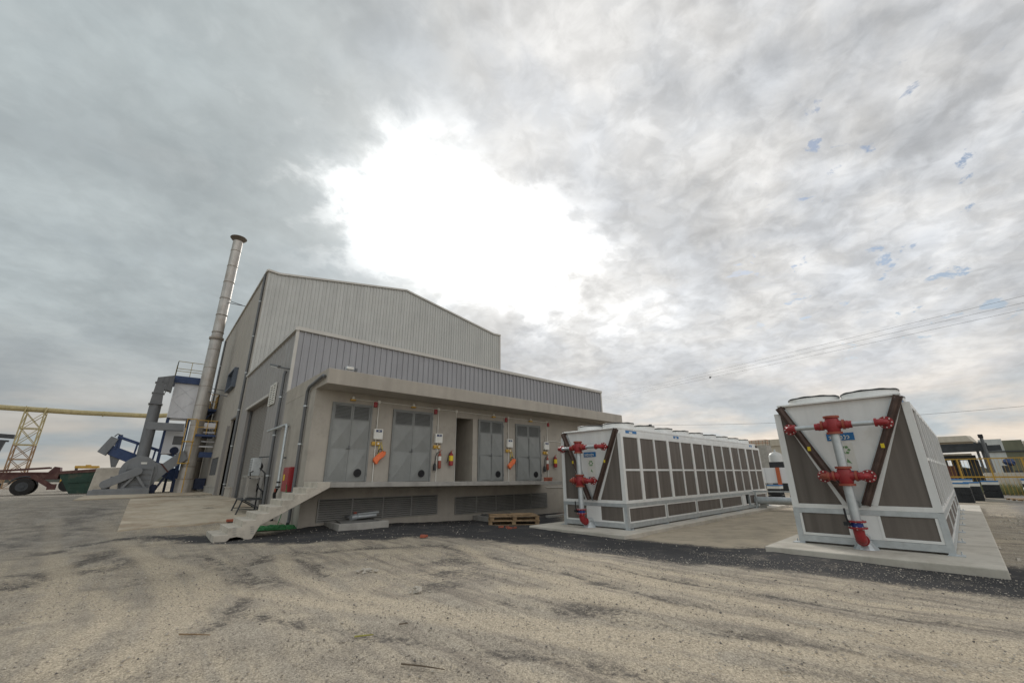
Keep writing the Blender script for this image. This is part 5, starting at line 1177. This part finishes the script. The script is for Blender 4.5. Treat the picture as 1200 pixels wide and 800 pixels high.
# truck, skip, loader
tr = thing('skip_truck', (-8, 48, Z0), 'maroon skip loader truck chassis at the left edge', 'truck')
a = MB(); a.box(-13.5, -4.6, 47.2, 47.45, 1.58, 2.0); a.box(-13.5, -4.6, 48.5, 48.75, 1.58, 2.0)
for x in (-13, -10, -7.2, -5): a.box(x, x + .2, 47.45, 48.5, 1.6, 1.95)
a.build('chassis', M['maroon'], tr)
a = MB(); a.box(-13.4, -5.0, 47.15, 48.8, 2.005, 2.10); a.bar((-8.5, 47.5, 2.12), (-5.2, 47.5, 2.42), .14, .12); a.bar((-8.5, 48.4, 2.12), (-5.2, 48.4, 2.42), .14, .12); a.prism([(-5.3, 1.95), (-4.95, 2.50), (-4.65, 2.45), (-4.55, 1.9)], 'y', 47.3, 48.6); a.build('skip_deck', M['maroon'], tr)
a = MB(); a.bar((-5.9, 47.1, 1.85), (-4.85, 47.1, 1.1), .16, .3); a.box(-5.0, -4.55, 47.0, 47.3, .85, 1.25); a.build('stabiliser_leg', M['maroon'], tr)
def wheel(x, y):
    q = MB(); q.tube([(x, y - .18, 1.09), (x, y - .16, 1.09), (x, y + .16, 1.09), (x, y + .18, 1.09)], [.50, .59, .59, .50], 28); w_ = q.build('wheel', M['rubber'], tr, smooth=True)
    q = MB(); q.tube([(x, y - .20, 1.09), (x, y - .10, 1.09)], [.32, .26], 20); q.disc((x, y - .22, 1.09), (0, 1, 0), .13, .1, 14); q.build('rim', M['dark_steel'], w_)
for x in (-6.25, -11.8):
    for y in (47.15, 48.8): wheel(x, y)
a = MB(); a.tube([(-6.25 + .74 * math.cos(t), 47.15, 1.09 + .70 * math.sin(t)) for t in np.linspace(R(15), R(165), 12)], .05, 8); a.box(-8.4, -7.3, 47.0, 47.3, 1.0, 1.35); a.build('mudguard', M['dark_steel'], tr)
a = MB(); a.box(-13.9, -12.0, 46.95, 49.0, 1.3, 3.5); a.build('cab', M['maroon'], tr, bevel=.12)
a = MB(); a.box(-13.6, -12.3, 46.93, 46.949, 2.4, 3.2); a.build('cab_window', M['display'], tr)
sk = thing('skip_container', (-3.7, 48, Z0), 'dark green skip container with a maroon rim behind the truck', 'skip')
a = MB(); a.prism([(-4.62, 1.95), (-2.60, 2.12), (-2.72, Z0 + .04), (-3.80, Z0 + .04)], 'y', 47.3, 49.0); a.build('body', M['green'], sk)
a = MB(); a.prism([(-4.75, 1.94), (-2.55, 2.12), (-2.55, 2.36), (-4.75, 2.15)], 'y', 47.22, 49.08)
a.build('rim', M['maroon'], sk)
a = MB(); a.bar((-4.0, 47.26, 1.35), (-2.75, 47.26, 1.40), .06, .08); a.build('side_rib', M['green'], sk)
lo = thing('wheel_loader', (-4.0, 60, Z0), 'yellow wheel loader mostly hidden behind the skip', 'loader')
a = MB(); a.box(-4.9, -3.2, 59.6, 61.2, 2.62, 2.85); a.box(-4.2, -3.8, 60, 60.4, 2.85, 2.95); a.build('cab_roof', M['yellow'], lo, bevel=.03)
a = MB(); [a.box(x, x + .1, y, y + .1, 1.6, 2.62) for x in (-4.85, -3.35) for y in (59.65, 61.05)]; a.build('cab_post', M['dark_steel'], lo)
a = MB(); a.box(-5.6, -2.6, 59.4, 61.4, 1.1, 1.6); a.build('body', M['yellow'], lo, bevel=.05)
for x in (-5.0, -3.1):
    for y in (59.4, 61.4): q = MB(); q.disc((x, y, Z0 + .6), (0, 1, 0), .6, .4, 20); q.build('wheel', M['rubber'], lo)

# pipe bridge and gantry
pb = thing('pipe_bridge', (-12.7, 89, Z0), 'yellow overhead pipe carried on a lattice tower far left', 'pipe bridge')
a = MB(); a.tube([(-70, 82.5, 10.9), (-16.3, 88.5, 11.1), (-8.8, 89.5, 11.15), (-1, 90.0, 11.35), (.5, 90.4, 11.5), (3, 91, 12.0), (5, 91, 12.2)], .36, 16); a.disc((-6, 89.7, 11.2), (1, .1, 0), .42, .15, 16); a.build('pipe', M['yellow_pale'], pb, smooth=True)
def lattice(z0, z1, m_):
    a = MB(); x0, x1, y0, y1 = -13.8, -11.9, 88.1, 90.0
    for x in (x0, x1):
        for y in (y0, y1): a.bar((x, y, z0), (x, y, z1), .14, .14)
    n = max(1, round((z1 - z0) / 1.9))
    for i in range(n):
        za, zb = lerp(z0, z1, i / n), lerp(z0, z1, (i + 1) / n)
        for y in (y0, y1): a.bar((x0, y, za), (x1, y, za), .12, .12); a.bar((x0, y, za), (x1, y, zb), .08, .08); a.bar((x1, y, za), (x0, y, zb), .08, .08)
        for x in (x0, x1): a.bar((x, y0, za), (x, y1, za), .12, .12); a.bar((x, y0, za), (x, y1, zb), .08, .08)
    return a.build('lattice_tower', m_, pb)
lattice(Z0, 6.2, mat('lattice_rust', (.28, .18, .10), .6, 0, .2, 2)); lattice(6.25, 10.7, M['yellow_pale'])
a = MB(); [a.bar((x, 88.0, 11.0), (x, 90.2, 11.0), .1, .9) for x in (-13.8, -11.9)]; a.build('pipe_clamp', M['yellow_pale'], pb)
ga = thing('steel_gantry', (-11, 60, Z0), 'dark steel gantry cut by the left edge of the view', 'gantry')
a = MB(); a.bar((-16, 59.2, 5.75), (-9.35, 59.2, 5.35), .5, .35); a.bar((-16, 59.2, 5.2), (-9.6, 59.2, 4.95), .3, .15); a.build('beam', M['dark_steel'], ga)
a = MB(); a.bar((-10.6, 59.2, Z0), (-9.95, 59.2, 5.0), .35, .35); a.bar((-15.5, 59.2, Z0), (-15, 59.2, 5.1), .35, .35); a.build('post', M['dark_steel'], ga)

# far low land on the horizon
ft_ = MB(); pts = []; n = 260
for i in range(n + 1):
    an = lerp(R(-25), R(130), i / n); D = 420 + 40 * math.sin(i * .21); h = 1.5 + 2.4 * abs(math.sin(i * .37) * math.sin(i * 1.13 + 1)) + random.uniform(0, 1.3)
    pts.append((D * math.cos(an), D * math.sin(an), h))
vs = [(x, y, -1) for x, y, h in pts] + [(x, y, h) for x, y, h in pts] + [(x * 1.06, y * 1.06, h * .9) for x, y, h in pts] + [(x * 1.06, y * 1.06, -1) for x, y, h in pts]; k_ = n + 1
ft_.add(vs, [(j * k_ + i, j * k_ + i + 1, (j + 1) * k_ + i + 1, (j + 1) * k_ + i) for j in range(3) for i in range(n)])
tag(ft_.build('distant_treeline', M['trees']), 'low distant trees along the horizon', kind='stuff')

# ------------------------------------------------------------------ right background
fe = thing('yellow_fence', (45, 0, -.1), 'yellow steel picket fence behind the black crates', 'fence')
FX = 45.0; fy = lambda y: FX + .25 * y
a = MB(); a.bar((fy(6.5), 6.5, 2.34), (fy(-10), -10, 2.30), .06, .07); a.bar((fy(6.5), 6.5, 1.10), (fy(-10), -10, 1.06), .06, .09); a.build('rail', M['yellow'], fe)
for y in np.arange(5.6, -9.5, -1.54):
    a = MB(); a.box(fy(y) - .05, fy(y) + .05, y - .045, y + .045, -.2, 2.3); a.build('post', M['yellow'], fe)
a = MB()
for y in np.arange(6.4, -10, -.19): a.bar((fy(y), y, -.1), (fy(y), y, 2.3), .016, .016)
a.build('pickets', M['yellow'], fe)
# grass bank behind the fence
a = MB()
for i in range(7000):
    y = random.uniform(-9, 3.2); x = fy(y) + random.uniform(.3, 4.0); hgt = random.uniform(.25, .6); z = -.15 + (x - fy(y)) * .1; dx, dy = random.uniform(-.1, .1), random.uniform(-.1, .1)
    a.add([(x - .02, y, z), (x + .02, y + .02, z), (x + dx, y + dy, z + hgt)], [(0, 1, 2)])
tag(a.build('grass_bank', M['grass']), 'yellow green grass growing behind the yellow fence', kind='stuff')
def crate(x, y, w_, d_, h, label, z=None, rz=0):
    z = gz(x, y) if z is None else z
    r = thing('plastic_bin', (x, y, z), label, 'bin', 'black bins with white and blue tops', rz); T = ROOT[r.name]
    def fin(mb, n, m_, par=r, **k): mb.v = [tuple(T @ Vector(v)) for v in mb.v]; return mb.build(n, m_, par, **k)
    a = MB(); a.box(-d_ / 2, d_ / 2, -w_ / 2, w_ / 2, 0, h * .38); a.box(-d_ / 2 + .01, d_ / 2 - .01, -w_ / 2 + .01, w_ / 2 - .01, h * .40, h * .76)
    for t in np.linspace(-w_ / 2 + .04, w_ / 2 - .06, 6): a.box(-d_ / 2 - .02, -d_ / 2 - .001, t, t + .03, .01, h * .37); a.box(-d_ / 2 - .012, -d_ / 2 + .009, t, t + .03, h * .41, h * .75)
    fin(a, 'body', M['black_crate'], bevel=.01)
    a = MB(); a.box(-d_ / 2 + .02, d_ / 2 - .02, -w_ / 2 + .02, w_ / 2 - .02, h * .77, h * .93); fin(a, 'carton', M['label_white'])
    a = MB(); a.box(-d_ / 2 + .01, d_ / 2 - .01, -w_ / 2 + .01, w_ / 2 - .01, h * .935, h); fin(a, 'lid', M['blue_sign'])
crate(34.2, 2.05, .66, .6, 1.02, 'black bin with white and blue top nearest the right cooler')
crate(36.5, 1.75, .66, .6, 1.02, 'black bin half hidden behind the front bin by the right cooler')
crate(39.5, 2.3, 1.0, .8, 1.15, 'large black bin behind two smaller ones near the right cooler')
crate(41.0, 1.15, .78, .7, 1.02, 'black bin standing alone in front of the yellow fence post')
crate(39.2, -.55, .8, .8, 1.15, 'black bin cut by the right edge of the view')
crate(31.0, 10.2, .75, .7, 1.0, 'black bin with blue top beside the far end of the long cooler')
crate(31.8, 9.1, .95, .8, 1.0, 'black bin seen between the two coolers beside the white wall')
dm = thing('blue_drum', (37.6, -.42, -.1), 'blue and white drum at the right edge in front of the fence', 'drum')
a = MB(); a.lathe([(.24, 0), (.28, .03), (.28, .25), (.30, .27), (.28, .29), (.28, .55)], (37.6, -.42, -.12), 20); a.build('body', mat('drum_blue', (.02, .22, .42), .4, 0, .1, 3), dm, smooth=True)
a = MB(); a.lathe([(.285, .551), (.285, .70), (.2, .74)], (37.6, -.42, -.12), 20); a.build('lid', M['label_white'], dm, smooth=True)
pallet('low wooden pallet on the ground at the right edge', 36.8, -.1, gz(36.8, 0) + .01, R(20))
for i, (p, q, lb) in enumerate((((35.6, 1.35, -.05), (33.6, -.6, -.03), 'long grey pole on the ground right of the cooler pad'), ((36.9, 1.4, -.06), (35.6, .5, -.06), 'short grey pole lying behind the long one'))):
    a = MB(); a.bar(p, q, .12, .1); tag(a.build('steel_pole', M['concrete_grey'], loc=p), lb, 'pole')
# open shed and panel building
shd = thing('open_shed', (60, 4, -.1), 'dark open sided shed with a pale sloping roof behind the fence', 'shed')
a = MB(); a.hexa([(59.0, 1.85, 4.15), (64, 1.6, 4.15), (64, 13, 4.3), (59.0, 13, 4.3), (59.2, 2.15, 4.72), (64, 2.0, 4.9), (64, 13, 5.0), (59.2, 13, 4.85)]); a.build('roof', M['cream'], shd)
a = MB(); a.bar((59.3, 1.0, 3.75), (59.3, 13, 3.85), .3, .45); a.bar((59.1, .2, 3.50), (59.1, 13, 3.30), .3, .5); a.bar((60.0, 2, 2.7), (60, 13, 2.85), .25, .45)
a.build('beam', M['dark_steel'], shd)
a = MB(); a.bar((59.5, 2.2, 3.0), (59.5, 13, 3.05), .2, .16); a.build('shelf', M['cream'], shd)
for y in (1.75, 1.45, 1.2, 5, 9): a = MB(); a.box(59.4, 59.6, y - .09, y + .09, -.1, 4.1); a.build('post', M['drain'], shd)
a = MB(); rq = random.Random(8)
for k_ in range(26): y = rq.uniform(1.5, 9); z = -.1; h = rq.uniform(.8, 2.6); a.box(60.5 + rq.random(), 61.2 + rq.random(), y, y + rq.uniform(.2, .7), z, h)
a.build('stored_goods', [M['dark_steel']], shd)
a = MB(); a.box(60.2, 60.4, 3.6, 5.2, .8, 2.0); a.build('rack', mat('rack_red', (.18, .08, .06), .7, 0, .3, 2), shd)
pbld = thing('panel_building', (78, -5, -.1), 'long warehouse with pale and olive wall panels at the right edge', 'building')
for k_, (y0, y1, m_, zb) in enumerate(((1.9, .05, 'pale_panel', 0), (.05, -1.45, 'olive', 0), (-1.47, -1.75, 'cream', 0), (-1.77, -4.5, 'olive', 0), (-4.5, -8, 'pale_panel', 0))):
    a = MB(); a.box(75, 75.3, y1 + .004, y0, .9, lerp(5.0, 4.6, (1.9 - y0) / 4)); a.build('wall_panel', M[m_], pbld)
a = MB(); a.box(75.31, 84, -8, 1.85, -.1, 4.4); a.box(74.95, 75.28, -8, 1.9, -.1, .895); a.build('wall', M['cream'], pbld)
a = MB(); a.bar((74.9, 1.9, 3.62), (74.9, -8, 3.5), .12, .14); a.build('cable_tray', M['dark_steel'], pbld)
lpst = thing('lamp_post', (58.5, 1.2, -.1), 'grey post with a dark lamp head in front of the pale panels', 'lamp post')
a = MB(); a.tube([(58.5, 1.18, -.1), (58.5, 1.2, 4.4)], [.16, .12], 12); a.build('post', M['drain'], lpst, smooth=True)
a = MB(); a.box(58.3, 58.7, 1.05, 1.38, 4.4, 4.72); a.build('lamp_head', M['black'], lpst, bevel=.03)
wk = thing('yard_machine', (62, -.3, -.1), 'small dark machine with a blue cover behind the fence', 'machine')
a = MB(); a.box(56, 57, .0, .55, -.1, 1.9); a.box(56, 56.8, -.6, -.05, -.1, 1.5); a.build('body', M['dark_steel'], wk)
a = MB(); blob(a, (56.2, .05, 2.2), .3, .35, .3, seed=3); a.build('cover', M['blue'], wk)
a = MB(); a.box(52, 53, -9, 1.6, -.1, 1.35); tag(a.build('concrete_wall', M['pad'], loc=(52.5, -4, -.1)), 'low pale concrete wall behind the yellow fence', 'wall')
# between the coolers
tw = thing('concrete_tower', (57, 19.2, -.2), 'square grey concrete tower with an rusty railing beyond the coolers', 'tower')
a = MB(); a.box(56.5, 58.0, 18.65, 21.0, -.2, 4.7); a.build('shaft', M['concrete_grey'], tw)
a = MB(); rail_run(a, [(56.55, 21.0, 4.7), (56.55, 18.7, 4.7), (57.9, 18.7, 4.7), (57.9, 21, 4.7)], .65, .75, .035); a.build('railing', mat('railing_rust', (.36, .15, .08), .7, 0, .2, 2), tw)
cbd = thing('cream_building', (80, 26, -.2), 'cream flat roofed building far beyond the gap between the coolers', 'building')
a = MB(); a.box(76, 84, 18, 27.5, -.2, 5.6); a.build('wall', M['cream'], cbd)
a = MB(); a.box(75.8, 84.2, 17.8, 27.7, 5.6, 6.6); a.build('parapet', M['cream'], cbd)
sl_o = thing('storage_silo', (48, 14.9, -.2), 'short pale silo with a domed top between the coolers', 'silo')
a = MB(); a.lathe([(.62, -.2), (.62, 3.1), (.5, 3.35), (.2, 3.5), (.05, 3.52)], (48, 15.2, 0), 24); a.build('shell', M['silo'], sl_o, smooth=True)
a = MB(); a.tube([(48, 15.2, 3.5), (48, 15.2, 3.75)], .08, 10); a.build('vent', M['galv'], sl_o)
a = MB(); a.box(45.5, 46.5, 13.9, 15.1, -.2, 2.5); tag(a.build('black_container', M['black_crate'], loc=(46, 14.5, -.2), bevel=.02), 'black container below the domed silo', 'container')
ww = thing('white_hoarding', (43, 14, -.2), 'white sheet hoarding with an orange post between the coolers', 'hoarding')
for y0, y1 in ((18.2, 16.4), (16.4, 14.65), (14.65, 13.75), (13.75, 12.6)):
    a = MB(); a.box(42.8, 42.86, y1 + .02, y0, .65, 1.95); a.build('sheet', M['sheet'], ww)
a = MB(); a.box(42.7, 42.79, 13.45, 13.75, -.2, 1.96); a.build('orange_post', M['orange_post'], ww)
a = MB(); [a.box(42.87, 42.95, y - .04, y + .04, -.2, 1.9) for y in (18, 16.4, 14.65, 12.7)]; a.build('post', M['drain'], ww)

# wires and the bird
def wire(a_, b_, sag, label, r=.012):
    a_ = Vector(a_); b_ = Vector(b_); q = MB()
    q.tube([a_.lerp(b_, t) - Vector((0, 0, 4 * sag * t * (1 - t))) for t in np.linspace(0, 1, 40)], r, 5); tag(q.build('power_line', M['wire'], loc=a_), label, 'power line', 'overhead power lines')
def ext(p, q, t): p = Vector(p); q = Vector(q); return p + (q - p) * t
for (a1, a2, lb) in (((119.2, 91.0, 27.7), (59.82, -4.68, 17.31), 'uppermost of the three power lines rising to the right'), ((119.2, 91.0, 27.1), (59.83, -4.51, 16.67), 'middle of the three power lines rising to the right'), ((119.2, 91.1, 26.5), (59.84, -4.35, 16.03), 'lowest of the three power lines rising to the right')):
    wire(ext(a1, a2, -.25), ext(a1, a2, 1.35), .3, lb, .014)
wire((42.0, 50.0, 10.2), (61.0, -22, 8.2), 2.6, 'single low sagging power line behind both coolers', .015)
br = MB(); blob(br, (55.24, 23.42, 13.71), .13, .1, .13, 10, 6, 1, .1); br.add([(55.2, 23.3, 13.75), (55.3, 23.1, 13.8), (55.25, 23.35, 13.68)], [(0, 1, 2)])
tag(br.build('bird', M['black'], loc=(55.24, 23.42, 13.71)), 'tiny dark bird in the sky near the power lines', 'bird')

# ------------------------------------------------------------------ litter in the foreground
def stick(p, q, r, m_, label, nm='stick'):
    z0 = gz(p[0], p[1]) + r + .008; z1 = gz(q[0], q[1]) + r + .01
    a = MB(); mid = ((p[0] + q[0]) / 2 + .012, (p[1] + q[1]) / 2, (z0 + z1) / 2); a.tube([(p[0], p[1], z0), mid, (q[0], q[1], z1)], [r, r * .9, r * .6], 6)
    tag(a.build(nm, m_, loc=(p[0], p[1], 0)), label, nm.replace('_', ' '))
stick((1.97, 3.73), (2.18, 3.39), .007, M['twig'], 'thin dark stick on the gravel nearest the camera')
stick((.62, 5.88), (.85, 5.64), .008, M['wood'], 'pale wood splinter on the gravel left of centre')
stick((1.91, 4.61), (2.07, 4.53), .008, mat('dull_strip', (.30, .28, .07), .8, 0, .2, 20), 'short yellow green strip on the gravel', 'plastic_strip')
stick((2.40, 4.65), (2.48, 4.60), .007, M['twig'], 'tiny brown piece of rod on the gravel', 'rod')
for i, (x, y, n) in enumerate(((3.19, 7.43, 12), (3.22, 5.7, 10))):
    a = MB(); rq = random.Random(20 + i)
    for _ in range(n): u, v = x + rq.gauss(0, .10), y + rq.gauss(0, .10); s = rq.uniform(.015, .045); blob(a, (u, v, gz(u, v) + s * .4), s, s, s * .6, 7, 5, rq.random(), .25)
    tag(a.build('rubble_pile', M['stone_pale'], loc=(x, y, 0)), ('pale crumbs of rubble in front of the deck', 'scatter of pale rubble on the dark patch of gravel')[i], 'rubble')
